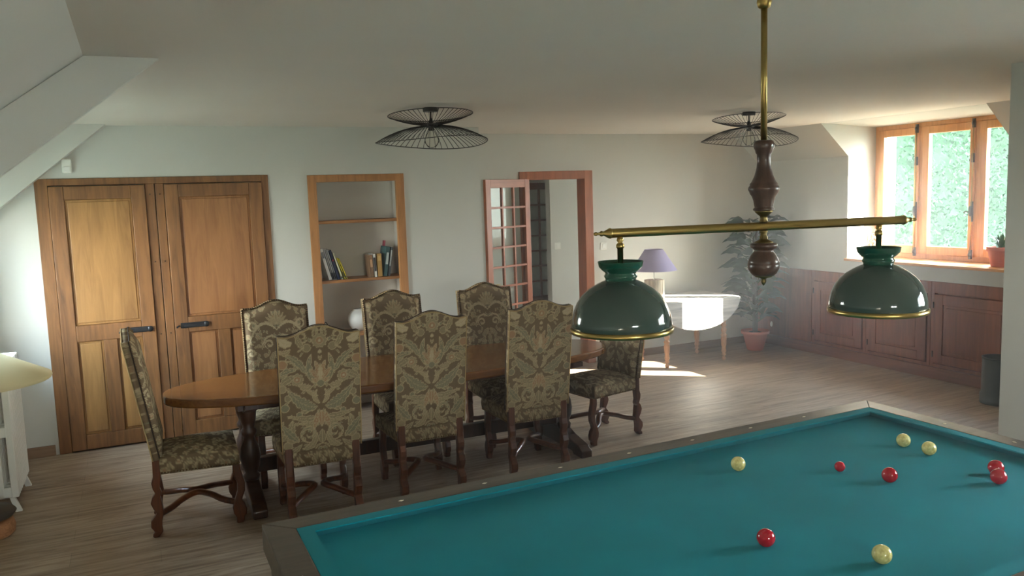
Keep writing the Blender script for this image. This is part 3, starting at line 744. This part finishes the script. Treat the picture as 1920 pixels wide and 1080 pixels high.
        g = G(); pf = [(.208, .375), (.206, .33), (.214, .29), (.228, .25), (.226, .20), (.212, .16), (.20, .13), (.192, .10), (.196, .065), (.21, .04), (.212, .02), (.21, 0), (.25, 0), (.258, .02), (.256, .032), (.272, .05), (.276, .085), (.266, .12), (.25, .14), (.256, .165), (.27, .20), (.274, .25), (.262, .30), (.254, .335), (.252, .375)]
        g.prism(pf, x-.022, x+.022, 'X', Matrix.Identity(4))
        g.build('leg', 'chairwood', r, bev=.009, seg=3)
    # --- curved stretchers meeting in the middle
    for s_ in (-1, 1):
        pts = [(s_*.198, -.21, .135), (s_*.150, -.15, .145), (s_*.085, -.085, .165), (s_*.030, 0, .175), (s_*.085, .08, .165), (s_*.150, .14, .145), (s_*.198, .215, .13)]
        g = G().tube(spline(pts, 6), .023, 8, sq=(1, .8))
        g.build('stretcher', 'chairwood', r)
    # seat rail blocks above the legs
    for a_, b_ in (((-.178, -.224, .372), (.178, -.206, .384)), ((-.178, .205, .364), (.178, .235, .376))): G().box(a_, b_).build('seat_rail', 'chairwood', r)
    return r
CG = 'tapestry dining chairs around the oval table'
chair0 = make_chair()
def place(o, x, y, rz, label): o.location = (x, y, 0); o.rotation_euler = (0, 0, rz); tag(o, label, 'chair', CG)
place(chair0, .94, 5.07, math.radians(-2), 'high-backed tapestry chair, leftmost of the three with backs to the camera')
for x, y, a, lb in (
        (1.665, 5.20, 0, 'high-backed tapestry chair, middle of the three with backs to the camera'),
        (2.475, 5.24, -2, 'high-backed tapestry chair overlapped by the left green shade, back to the camera'),
        (.89, 5.89, 178, 'nail-trimmed tapestry chair facing the camera in front of the double doors'),
        (1.81, 5.90, 182, 'nail-trimmed tapestry chair facing the camera in front of the bookcase'),
        (2.60, 5.92, 180, 'nail-trimmed tapestry chair facing the camera nearest the glazed door'),
        (.235, 5.34, -92, 'tapestry chair seen from the side at the left end of the table'),
        (3.30, 5.58, 100, 'tapestry chair at the far right end of the table under the green shade')):
    place(copy_tree(chair0), x, y, math.radians(a), lb)

# ------------------------------------------------------------------ dining table
tb = tag(empty('dining_table', (1.70, 5.57, 0)), 'long oval polished wooden dining table surrounded by eight tapestry chairs', 'table')
HL, HW = 1.615, .49
def oval(sx, sy, n=96, e=2.45): return [(math.copysign(abs(math.cos(2*PI*i/n))**(2/e), math.cos(2*PI*i/n))*sx, math.copysign(abs(math.sin(2*PI*i/n))**(2/e), math.sin(2*PI*i/n))*sy) for i in range(n)]
G().prism(oval(HL, HW), .705, .76, 'Z').build('tabletop', 'tablewood', tb, bev=.012, seg=3)
G().box((-1.2, -.30, .655), (1.2, -.26, .704)).box((-1.2, .26, .655), (1.2, .30, .704)).build('apron', 'trestle', tb, bev=.003)
for sx in (-1.12, 1.21):
    tr = G().prism([(-.46, 0), (-.33, 0), (-.31, .02), (.31, .02), (.33, 0), (.46, 0), (.46, .05), (.40, .085), (.22, .12), (.10, .16), (-.10, .16), (-.22, .12), (-.40, .085), (-.46, .05)], sx-.045, sx+.045, 'X').build('foot', 'trestle', tb, bev=.008)
    g = G()
    for sy in (-.11, .11):
        g.lathe([(.05, .15), (.055, .18), (.04, .20), (.058, .25), (.066, .31), (.058, .37), (.04, .41), (.036, .44), (.05, .46), (.05, .48), (.036, .50), (.05, .55), (.055, .60), (.055, .66)], 20, (sx, sy, 0))
    g.build('column', 'trestle', tb)
    G().prism([(-.36, .704), (-.36, .67), (-.20, .62), (.20, .62), (.36, .67), (.36, .704)], sx-.04, sx+.04, 'X').build('bearer', 'trestle', tb, bev=.004)
G().box((-1.12, -.028, .16), (1.19, .028, .26)).build('stretcher', 'trestle', tb, bev=.006)

# ------------------------------------------------------------------ billiard table (3.1 x 1.68)
bt = tag(empty('billiard_table', (.336, 2.964, 0)), 'carom billiard table with teal cloth and dark wooden rails', 'billiard table')
bt.rotation_euler = (0, 0, math.radians(1.3))
BLn, BWd = 3.15, 1.68
sh = Matrix(((math.cos(math.radians(1.1)), math.sin(math.radians(1.0)), 0, 0), (math.sin(math.radians(1.1)), math.cos(math.radians(1.0)), 0, 0), (0, 0, 1, 0), (0, 0, 0, 1)))
RT, RW, CW, BZ = .80, .105, .055, .763
g = G()
def fr_box(g, o0, o1, z0, z1):
    """rectangular ring from inset o0 to inset o1"""
    a = [(o0, -o0), (BLn-o0, -o0), (BLn-o0, -BWd+o0), (o0, -BWd+o0)]; b = [(o1, -o1), (BLn-o1, -o1), (BLn-o1, -BWd+o1), (o1, -BWd+o1)]
    for i in range(4):
        j = (i+1) % 4; P4 = [a[i], a[j], b[j], b[i]]
        g.prism(P4, z0, z1, 'Z', sh)
fr_box(g, 0, RW, .70, RT); g.build('rail', 'rail', bt, bev=.004)
g = G(); fr_box(g, .02, .07, .60, .70); g.prism([(.02, -.02), (BLn-.02, -.02), (BLn-.02, -BWd+.02), (.02, -BWd+.02)], .66, .70, 'Z', sh); g.build('apron', 'rail', bt, bev=.004)
g = G()
a = [(RW, -RW), (BLn-RW, -RW), (BLn-RW, -BWd+RW), (RW, -BWd+RW)]; o1 = RW+CW; b = [(o1, -o1), (BLn-o1, -o1), (BLn-o1, -BWd+o1), (o1, -BWd+o1)]
o2 = RW+CW-.038; c_ = [(o2, -o2), (BLn-o2, -o2), (BLn-o2, -BWd+o2), (o2, -BWd+o2)]
for i in range(4):
    j = (i+1) % 4
    q = [(*a[i], RT-.001), (*a[j], RT-.001), (*b[j], RT-.001), (*b[i], RT-.001)]; w4 = [(*b[i], RT-.001), (*b[j], RT-.001), (*b[j], RT-.006), (*b[i], RT-.006)]
    w5 = [(*b[i], RT-.006), (*b[j], RT-.006), (*c_[j], BZ), (*c_[i], BZ)]
    for qq in (q, w4, w5): g.quad([sh @ Vector(p_) for p_ in qq])
bmesh.ops.remove_doubles(g.bm, verts=g.bm.verts, dist=.0005)
g.build('cushion', 'cloth', bt)
G().prism([(RW-.01, -RW+.01), (BLn-RW+.01, -RW+.01), (BLn-RW+.01, -BWd+RW-.01), (RW-.01, -BWd+RW-.01)], .70, BZ, 'Z', sh).build('bed', 'cloth', bt)
def marker(x, y, rot=0):
    p_ = sh @ Vector((x, y, RT)); G().prism([(-.011, 0), (0, .006), (.011, 0), (0, -.006)], .0, .0012, 'Z', Matrix.Rotation(rot, 4, 'Z')).build('rail_marker', 'marker', bt, loc=p_)
o = RW+CW
for k in range(1, 8):
    x = o+(BLn-2*o)*k/8
    marker(x, -.052); marker(x, -BWd+.052)
for k in range(1, 4):
    y = -o-(BWd-2*o)*k/4
    marker(.052, y, PI/2); marker(BLn-.052, y, PI/2)
marker(.052, -.45, PI/2) if False else None
for x, y in ((.28, -.28), (BLn-.28, -.28), (.28, -BWd+.28), (BLn-.28, -BWd+.28)):
    p_ = sh @ Vector((x, y, 0)); G().box((-.075, -.075, .60), (.075, .075, .66)).lathe([(.055, 0), (.06, .05), (.045, .08), (.06, .2), (.075, .4), (.06, .52), (.07, .6)], 20).build('leg', 'rail', bt, loc=p_)

RB = .0305
def bball(x, y, mt, label, r=RB):
    b = G().ball((0, 0, 0), r, 32, 20).build('billiard_ball', mt, loc=(x, y, BZ+r+.0007)); tag(b, label, 'billiard ball', 'balls on the teal cloth')
bball(2.234, 2.643, 'ivory_ball', 'ivory ball farthest left on the cloth, near the long rail')
bball(2.585, 2.428, 'red_ball', 'smallest red ball, near the middle of the far cloth', .0215)
bball(2.654, 2.24, 'red_ball', 'full-size red ball just right of the smallest red ball')
bball(3.075, 2.525, 'ivory_ball', 'ivory ball nearest the far corner of the table')
bball(3.071, 2.391, 'ivory_ball', 'ivory ball just right of the corner one, by the short rail')
bball(3.083, 2.094, 'red_ball', 'red ball at the back of the touching red pair')
bball(2.974+.02, 2.021, 'red_ball', 'red ball in front of the touching red pair')
bball(1.822, 2.019, 'red_ball', 'dark red ball nearest the camera, left foreground of the cloth')
bball(2.048, 1.751, 'ivory_ball', 'large ivory ball nearest the camera in the foreground')

# ------------------------------------------------------------------ billiard lamp
bl = tag(empty('billiard_lamp', (1.916, 2.138, 1.818)), 'hanging brass and wood billiard lamp with two dark green glass shades', 'lamp')
ax = Vector((2.476-1.321, 2.034-2.249, 0)).normalized(); ang = math.atan2(ax.y, ax.x)
bl.rotation_euler = (0, 0, ang)
LB = .605; zc = 1.818
Rx = lambda x, sgn: Matrix.Translation((x, 0, 0)) @ Matrix.Rotation(sgn*PI/2, 4, 'Y')
G().lathe([(.0148, -.545), (.0148, .545)], 24, mtx=Matrix.Rotation(PI/2, 4, 'Y'), cap=False).build('bar', 'brass', bl)
for s_ in (-1, 1):
    G().lathe([(.0165, 0), (.0175, .004), (.0155, .008), (.013, .014), (.008, .022), (.0065, .026), (.009, .031), (.0085, .035), (.005, .038), (.004, .046), (.0065, .05), (.005, .056), (0, .06)], 20, mtx=Rx(s_*.545, s_)).build('finial', 'brass', bl)
Z = lambda z: z-zc
G().lathe([(.0105, Z(2.099)), (.0105, Z(2.54))], 16).build('rod', 'brass', bl)
G().lathe([(.012, Z(2.525)), (.02, Z(2.53)), (.024, Z(2.545)), (.022, Z(2.56)), (.045, Z(2.585)), (.05, Z(2.6))], 24).build('canopy', 'brass', bl)
G().lathe([(.02, Z(2.103)), (.030, Z(2.100)), (.0335, Z(2.09)), (.0325, Z(2.078)), (.029, Z(2.072)), (.0265, Z(2.062)), (.0225, Z(2.056)), (.022, Z(2.03)), (.024, Z(2.01)), (.030, Z(1.988)), (.040, Z(1.966)), (.0455, Z(1.960)), (.045, Z(1.955)), (.050, Z(1.948)), (.051, Z(1.941)), (.047, Z(1.934)), (.045, Z(1.928)), (.0385, Z(1.918)), (.034, Z(1.905)), (.0305, Z(1.885)), (.0295, Z(1.882)), (.0345, Z(1.877)), (.0345, Z(1.872)), (.03, Z(1.87))], 36).build('upper_baluster', 'lampwood', bl)
G().lathe([(.030, Z(1.872)), (.029, Z(1.866)), (.020, Z(1.858)), (.013, Z(1.852)), (.011, Z(1.845)), (.013, Z(1.838)), (.014, Z(1.832))], 24).build('upper_collar', 'brass_dark', bl)
G().lathe([(.013, Z(1.805)), (.014, Z(1.800)), (.010, Z(1.795)), (.0105, Z(1.787)), (.014, Z(1.782)), (.013, Z(1.776)), (.022, Z(1.770)), (.030, Z(1.766)), (.031, Z(1.763))], 24).build('lower_collar', 'brass_dark', bl)
G().lathe([(.031, Z(1.764)), (.043, Z(1.761)), (.045, Z(1.754)), (.043, Z(1.747)), (.034, Z(1.742)), (.031, Z(1.737)), (.033, Z(1.732)), (.041, Z(1.722)), (.049, Z(1.706)), (.0525, Z(1.692)), (.0515, Z(1.691)), (.0525, Z(1.689)), (.050, Z(1.674)), (.042, Z(1.66)), (.033, Z(1.652)), (.02, Z(1.65))], 36).build('lower_bulb', 'lampwood', bl)
G().lathe([(.031, Z(1.653)), (.028, Z(1.648)), (.014, Z(1.645)), (.007, Z(1.64)), (.0095, Z(1.633)), (.007, Z(1.626)), (.003, Z(1.621)), (0, Z(1.617))], 20).build('drop_finial', 'brass_dark', bl)
SHP = [(.0735, 1.727), (.070, 1.711), (.0605, 1.700), (.0505, 1.692), (.0495, 1.688), (.0535, 1.682), (.0535, 1.678), (.0495, 1.672), (.0495, 1.667)]
DOM = [(.0495, 1.667), (.060, 1.663), (.080, 1.653), (.104, 1.638), (.126, 1.618), (.143, 1.594), (.154, 1.568), (.160, 1.542), (.1625, 1.512)]
for xs in ((Vector((1.412, 2.242, 0))-Vector((1.916, 2.138, 0))).dot(ax), (Vector((2.351, 2.017, 0))-Vector((1.916, 2.138, 0))).dot(ax)):
    st = G().lathe([(.0095, Z(1.70)), (.0095, Z(1.768)), (.0125, Z(1.770)), (.0135, Z(1.776)), (.012, Z(1.782)), (.008, Z(1.786)), (.008, Z(1.789)), (.0115, Z(1.794)), (.010, Z(1.80)), (.007, Z(1.806))], 20, (xs, 0, 0)).build('stem', 'brass', bl)
    G().lathe([(.02, Z(1.60)), (.02, Z(1.67)), (.012, Z(1.70))], 16, (xs, 0, 0)).build('socket', 'brass_dark', st)
    ins = lambda P_, t_: [(r_-t_, z_-t_*.5) for r_, z_ in reversed(P_)]
    sh_ = G().lathe([(r_, Z(z_)) for r_, z_ in DOM+ins(DOM, .003)], 64, (xs, 0, 0), cap=False).build('glass_shade', 'gshade', bl)
    G().lathe([(r_, Z(z_)) for r_, z_ in SHP+ins(SHP, .003)]+[(SHP[0][0], Z(SHP[0][1]))], 48, (xs, 0, 0), cap=False).build('shade_collar', 'gshade_neck', sh_, label='lighter green flared glass collar')
    G().lathe([(.1625, Z(1.515)), (.1665, Z(1.513)), (.167, Z(1.505)), (.1655, Z(1.498)), (.161, Z(1.497)), (.159, Z(1.505)), (.1595, Z(1.514))], 64, (xs, 0, 0), cap=False).build('brass_rim', 'brass', sh_, label='polished brass rim')

# ------------------------------------------------------------------ wire ceiling lights
def wire_light(x, y, rz, label, k=1.0):
    r = tag(empty('wire_ceiling_light', (x, y, CZ), rz), label, 'ceiling light', 'wire ceiling lights')
    G().lathe([(.055, -.028), (.055, 0)], 28).build('canopy', 'wire', r)
    G().lathe([(.006, -.085), (.006, -.028)], 10).lathe([(.008, -.075), (.016, -.10), (.022, -.12), (.022, -.16), (.018, -.165)], 16).build('socket', 'wire', r)
    G().lathe([(0, -.29), (.03, -.282), (.052, -.25), (.052, -.225), (.035, -.19), (.02, -.163)], 24, cap=False).build('bulb', 'bulb', r)
    def shade(nm, R, fz, tx, ty, nw, hub):
        g = G(); T = Matrix.Translation((0, 0, -.125)) @ Matrix.Rotation(tx, 4, 'X') @ Matrix.Rotation(ty, 4, 'Y')
        P = lambda q, a: T @ Vector((q*R*math.cos(a), q*R*math.sin(a), fz(q, a)))
        for i in range(nw):
            a = 2*PI*i/nw; g.tube([P(hub+(1-hub)*t_/7, a) for t_ in range(8)], .0021*k, 4)
        g.tube([P(1, 2*PI*i/64) for i in range(64)], .0032*k, 5, closed=True); g.tube([P(hub, 2*PI*i/32) for i in range(32)], .003, 5, closed=True)
        g.build(nm, 'wire', r)
    shade('lower_shade', .41, lambda q, a: -.105*q**2.2-.03*q*math.sin(a-.6)**2, math.radians(9.5), math.radians(0), 60, .12)
    shade('upper_shade', .31, lambda q, a: .075*q**1.8, math.radians(-3), math.radians(-1.5), 52, .14)
wire_light(2.03, 5.75, math.radians(-22), 'black wire double-shade ceiling light left of the billiard lamp rod')
wire_light(4.94, 5.70, math.radians(-38), 'black wire double-shade ceiling light behind the brass lamp rod')

# ------------------------------------------------------------------ drop-leaf table with lamp
dt = tag(empty('drop_leaf_table', (5.60, 7.60, 0)), 'sunlit pale drop-leaf table with turned legs against the far wall', 'table')
ZT = .735
G().box((-.55, -.34, ZT-.022), (.55, .34, ZT)).build('tabletop', 'palewood', dt, bev=.006)
G().box((-.41, -.29, ZT-.13), (.41, -.27, ZT-.023)).box((-.41, .22, ZT-.13), (.41, .24, ZT-.023)).box((-.41, -.27, ZT-.13), (-.39, .22, ZT-.023)).box((.39, -.27, ZT-.13), (.41, .22, ZT-.023)).build('apron', 'turned', dt, bev=.003)
half = [(.55*math.cos(PI*i/30), -.33*math.sin(PI*i/30)-.0) for i in range(31)]
G().prism([(u, v_+ZT-.005) for u, v_ in half], -.365, -.345, 'Y').build('drop_leaf', 'palewood', dt, bev=.004)
G().prism([(u, v_+ZT-.005) for u, v_ in half], .345, .365, 'Y').build('drop_leaf', 'palewood', dt, bev=.004)
legp = [(.012, 0), (.02, .01), (.024, .03), (.014, .045), (.013, .055), (.026, .065), (.026, .075), (.016, .085), (.026, .10), (.03, .115), (.022, .13), (.03, .14), (.022, .15), (.027, .17), (.033, .245), (.033, .26), (.022, .27), (.035, .285), (.033, .30), (.02, .31), (.028, .33), (.034, .35), (.028, .37), (.02, .385), (.035, .40), (.03, .415), (.02, .43), (.029, .45), (.032, .47), (.022, .50), (.02, .51), (.032, .52), (.032, .53)]
for x in (-.39, .39):
    for y in (-.27, .22):
        G().lathe(legp, 20, (x, y, 0)).box((x-.032, y-.032, .53), (x+.032, y+.032, ZT-.022)).build('leg', 'turned', dt)
tl = tag(empty('table_lamp', (5.17, 7.50, ZT)), 'table lamp with lilac cone shade and rough wooden base on the drop-leaf table', 'lamp')
rnd = random.Random(3)
g = G(); n = 40; base = []
offs = [1+.05*math.sin(5*2*PI*i/n)+rnd.uniform(-.03, .03) for i in range(n)]
rings = [[g.bm.verts.new((.105*offs[i]*math.cos(2*PI*i/n), .105*offs[i]*math.sin(2*PI*i/n), z)) for i in range(n)] for z in (0, .08, .16, .235)]
for a, b in zip(rings, rings[1:]):
    for i in range(n): g.bm.faces.new([a[i], a[(i+1) % n], b[(i+1) % n], b[i]])
g.bm.faces.new(rings[0]); g.bm.faces.new(rings[-1]); g.build('base', 'driftwood', tl)
G().tube([(0, 0, .235), (0, 0, .50)], .005, 8).build('stem', 'white', tl)
def cone_shade(nm, mt, parent, r0_, r1_, z0, z1):
    G().lathe([(r0_, z0), (r1_, z1), (r1_-.003, z1), (r0_-.003, z0), (r0_, z0)], 48, cap=False).build(nm, mt, parent)
cone_shade('lamp_shade', 'purple', tl, .252, .10, .34, .57)
G().tube([(-.098, 0, .55), (.098, 0, .55)], .002, 6).tube([(0, -.098, .55), (0, .098, .55)], .002, 6).build('shade_ring', 'wire', tl)

# ------------------------------------------------------------------ tall potted plant in the corner
pp = tag(empty('potted_plant', (6.70, 7.62, 0)), 'tall dark leafy plant in a terracotta pot in the far right corner', 'plant')
G().lathe([(.09, 0), (.10, .02), (.145, .20), (.165, .20), (.168, .235), (.158, .235), (.148, .215)], 32).build('pot', 'terracotta', pp)
G().lathe([(.148, .212), (0, .218)], 24, cap=False).build('soil', 'soil', pp)
G().tube(spline([(0, 0, .2), (.01, .01, .6), (-.01, 0, 1.0), (.01, 0, 1.48)], 6), .032, 10).build('support_pole', 'stem', pp)
def big_leaf(g, base_, d, droop, ln, wd, roll=0):
    d = Vector(d).normalized(); side = (Matrix.Rotation(roll, 3, d) @ d.cross(Vector((0, 0, 1))).normalized()); n = 8; pr = []
    for i in range(n+1):
        t_ = i/n; wv_ = wd*math.sin(PI*min(1, t_*.97+.03))**.7*(1-.35*t_); 
        if wv_ < .002: wv_ = .002
        c = Vector(base_)+d*ln*t_+Vector((0, 0, 1))*(ln*.25*t_-droop*ln*t_*t_)
        rip = math.sin(t_*14)*wv_*.14
        pr.append([g.bm.verts.new(c-side*wv_+Vector((0, 0, wv_*.3+rip))), g.bm.verts.new(c), g.bm.verts.new(c+side*wv_+Vector((0, 0, wv_*.3-rip)))])
    for a, b in zip(pr, pr[1:]):
        for q in (0, 1): g.bm.faces.new([a[q], a[q+1], b[q+1], b[q]]).smooth = True
gl = G(); gs = G(); rnd = random.Random(11)
for k in range(92):
    z = .33+1.2*(k/92)**.95; a = k*2.4+rnd.uniform(-.3, .3); ln = rnd.uniform(.22, .32)*(1.1-.25*abs(z-.9)); st_ = .05+.09*rnd.random()
    d = Vector((math.cos(a), math.sin(a), .35))
    if 7.62+d.y*(st_+ln) > 7.98: ln = max(.12, (7.98-7.62)/max(.2, d.y)-st_-.02)
    if 6.70+d.x*(st_+ln) > 7.05: ln = max(.12, (7.05-6.70)/max(.2, d.x)-st_-.02)
    bpt = Vector((.03*math.cos(a), .03*math.sin(a), z)); tip = bpt+Vector((d.x, d.y, .5)).normalized()*st_
    gs.tube([bpt, tip], .004, 5); big_leaf(gl, tip, d, .55, ln, ln*.30, rnd.uniform(-.9, .9))
gl.build('foliage', 'leaf', pp); gs.build('stem', 'leaf2', pp)
G().ball((0, 0, 0), .022, 10, 8, (.7, .7, 1.5)).build('speck', 'white', pp, loc=(.20, -.06, .30), label='white bloom')  # small white ellipsoid low beside the foliage

# ------------------------------------------------------------------ sill things
sp_ = tag(empty('small_potted_plant', (7.29, 4.98, ZS)), 'small succulent in a terracotta pot at the near end of the window sill', 'plant')
G().lathe([(.075, 0), (.08, .01), (.105, .145), (.118, .145), (.12, .185), (.11, .185), (.103, .165)], 28).build('pot', 'terracotta', sp_)
G().lathe([(.103, .165), (0, .17)], 20, cap=False).build('soil', 'soil', sp_)
g = G(); rnd = random.Random(5)
for k in range(70):
    a = rnd.uniform(0, 2*PI); q = rnd.uniform(.1, 1); d = Vector((math.cos(a)*q, math.sin(a)*q, rnd.uniform(.5, 1.2)))
    big_leaf(g, (.04*math.cos(a)*q, .04*math.sin(a)*q, .16+rnd.uniform(0, .09)), d, .3, rnd.uniform(.05, .09), .014)
g.build('foliage', 'leaf2', sp_)
orn = tag(empty('openwork_ornament', (7.30, 6.42, ZS)), 'pale openwork scroll ornament on the sill behind the right green shade', 'ornament')
g = G(); rnd = random.Random(9)
for k in range(26):
    cx = rnd.uniform(-.08, .08); cz = rnd.uniform(.05, .31); rr = rnd.uniform(.02, .04); a0 = rnd.uniform(0, 6.28)
    g.tube([(rnd.uniform(-.01, .01), cx+rr*(1-.7*t_/16)*math.cos(a0+t_*.5), cz+rr*(1-.7*t_/16)*math.sin(a0+t_*.5)) for t_ in range(17)], .004, 6)
g.tube([(0, -.09, .015), (0, -.09, .32)], .005, 6).tube([(0, .09, .015), (0, .09, .32)], .005, 6)
g.build('openwork', 'driftwood', orn)
G().box((-.05, -.10, 0), (.05, .10, .018)).build('base', 'driftwood', orn, bev=.003)

# ------------------------------------------------------------------ bin
bn = tag(empty('waste_bin', (6.76, 4.60, 0)), 'dark grey cylindrical bin beside the wooden wainscot', 'bin')
G().lathe([(.138, 0), (.140, .005), (.140, .085), (.128, .09), (.128, .40), (.121, .40), (.119, .02), (0, .02)], 40, cap=False).lathe([(.138, 0), (0, 0)], 40, cap=False).build('body', 'bin', bn)
G().lathe([(.1285, .395), (.132, .398), (.132, .41), (.119, .41), (.119, .398)], 40, cap=False).build('rim', 'black', bn)

# ------------------------------------------------------------------ radiator under the left window
rd = tag(empty('radiator', (-.965, 6.03, 0)), 'white cast iron column radiator against the left wall', 'radiator')
for k in range(10):
    y = .0+k*.06; g = G()
    for x in (-.105, -.025, .055, .135): g.box((x-.022, y, .10), (x+.022, y+.030, .97))
    for z in (.10, .50, .90): g.box((-.12, y+.004, z), (.15, y+.032, z+.07))
    for z in (.14, .93): g.box((-.02, y-.012, z-.02), (.05, y+.048, z+.02))
    g.build('section', 'white', rd, bev=.007)
for y in (.01, .55):
    G().prism([(-.105, .0), (-.075, .0), (-.085, .10), (-.115, .10)], y, y+.03, 'Y').build('foot', 'white', rd, bev=.002)
    G().prism([(.10, .10), (.13, .10), (.165, .0), (.125, .0)], y, y+.03, 'Y').build('foot', 'white', rd, bev=.002)

# ------------------------------------------------------------------ floor lamp at the left edge
fl = tag(empty('floor_lamp', (-.93, 5.66, 0)), 'floor lamp with wide cream cone shade at the left edge of view', 'lamp')
G().lathe([(.12, 0), (.135, .015), (.14, .05), (.13, .09), (.10, .10), (0, .10)], 36, cap=True).build('base', 'logwood', fl, label='round wooden base')
G().lathe([(.08, .10), (.13, .115), (.15, .14), (.13, .165), (.05, .18), (0, .18)], 36).build('collar', 'darkdisc', fl, label='charcoal ceramic collar')
G().tube([(0, 0, .18), (0, 0, 1.14)], .012, 10).build('pole', 'darkdisc', fl)
G().lathe([(.405, .94), (.41, .95), (.405, .962), (.10, 1.13), (.095, 1.13), (.395, .958), (.398, .945)], 64, cap=False).build('lamp_shade', 'cream', fl)

# ------------------------------------------------------------------ outside
struct(G().box((-30, -30, -.6), (40, 40, -.5)).build('ground', 'grass'))
hd = G(); rnd = random.Random(21)
hx0, hy0, hx1, hy1 = 8.95, 7.75, 13.2, 8.3
for k in range(15000):
    u = rnd.random(); z = rnd.uniform(-.5, 4.2); x = hx0+(hx1-hx0)*u; y = hy0+(hy1-hy0)*u
    wob = .12*math.sin(x*7+z*3)+.10*math.sin(z*9+x*2); y += wob*.6+rnd.uniform(-.06, .10)
    a = rnd.uniform(-1, 1)+PI/2*0; l = rnd.uniform(.035, .075); wdt = l*.28
    d = Vector((math.sin(a)*.7, -.35, rnd.uniform(-.9, .9))).normalized(); s2 = d.cross(Vector((rnd.uniform(-.5, .5), -1, rnd.uniform(-.4, .4)))).normalized()
    p_ = Vector((x, y, z))
    hd.bm.faces.new([hd.bm.verts.new(q) for q in (p_-s2*wdt, p_+d*l*.5-s2*wdt*.8, p_+d*l, p_+d*l*.5+s2*wdt*.8, p_+s2*wdt)][0:5])
nrm = Vector((hy1-hy0, -(hx1-hx0), 0)).normalized()
e = hd.build('hedge', 'hedge'); e['label'] = 'bright green hedge wall outside the window'; e['category'] = 'hedge'
G().prism([(hx0+.1, hy0+.22), (hx1, hy1+.22), (hx1, hy1+.9), (hx0+.1, hy0+.9)], -.5, 4.2, 'Z').build('hedge_core', mat('hedge_core', (.008, .030, .013), .95, spec=.05), e)

# ------------------------------------------------------------------ added haze volume imitating lens veiling glare, denser to the right
hz = bpy.data.materials.new('veil_haze_scatter'); hz.use_nodes = True; hn = hz.node_tree; hn.nodes.clear()
ho = hn.nodes.new('ShaderNodeOutputMaterial'); hv = hn.nodes.new('ShaderNodeVolumeScatter')
hv.inputs['Density'].default_value = .03; hv.inputs['Anisotropy'].default_value = .45; hv.inputs['Color'].default_value = (1, .99, .97, 1)
hn.links.new(hv.outputs[0], ho.inputs['Volume'])
htc = hn.nodes.new('ShaderNodeTexCoord'); hsp = hn.nodes.new('ShaderNodeSeparateXYZ'); hmr = hn.nodes.new('ShaderNodeMapRange')
hn.links.new(htc.outputs['Object'], hsp.inputs[0]); hn.links.new(hsp.outputs['X'], hmr.inputs['Value'])
hmr.inputs['From Min'].default_value = .3; hmr.inputs['From Max'].default_value = 4.0; hmr.inputs['To Min'].default_value = .002; hmr.inputs['To Max'].default_value = .030
hn.links.new(hmr.outputs[0], hv.inputs['Density'])
h = G().box((-1.75, -3.6, -.3), (8.2, 10.4, 2.9)).build('veil_haze', hz); h['kind'] = 'stuff'; tag(h, 'added faint haze volume imitating lens veiling glare', 'haze')
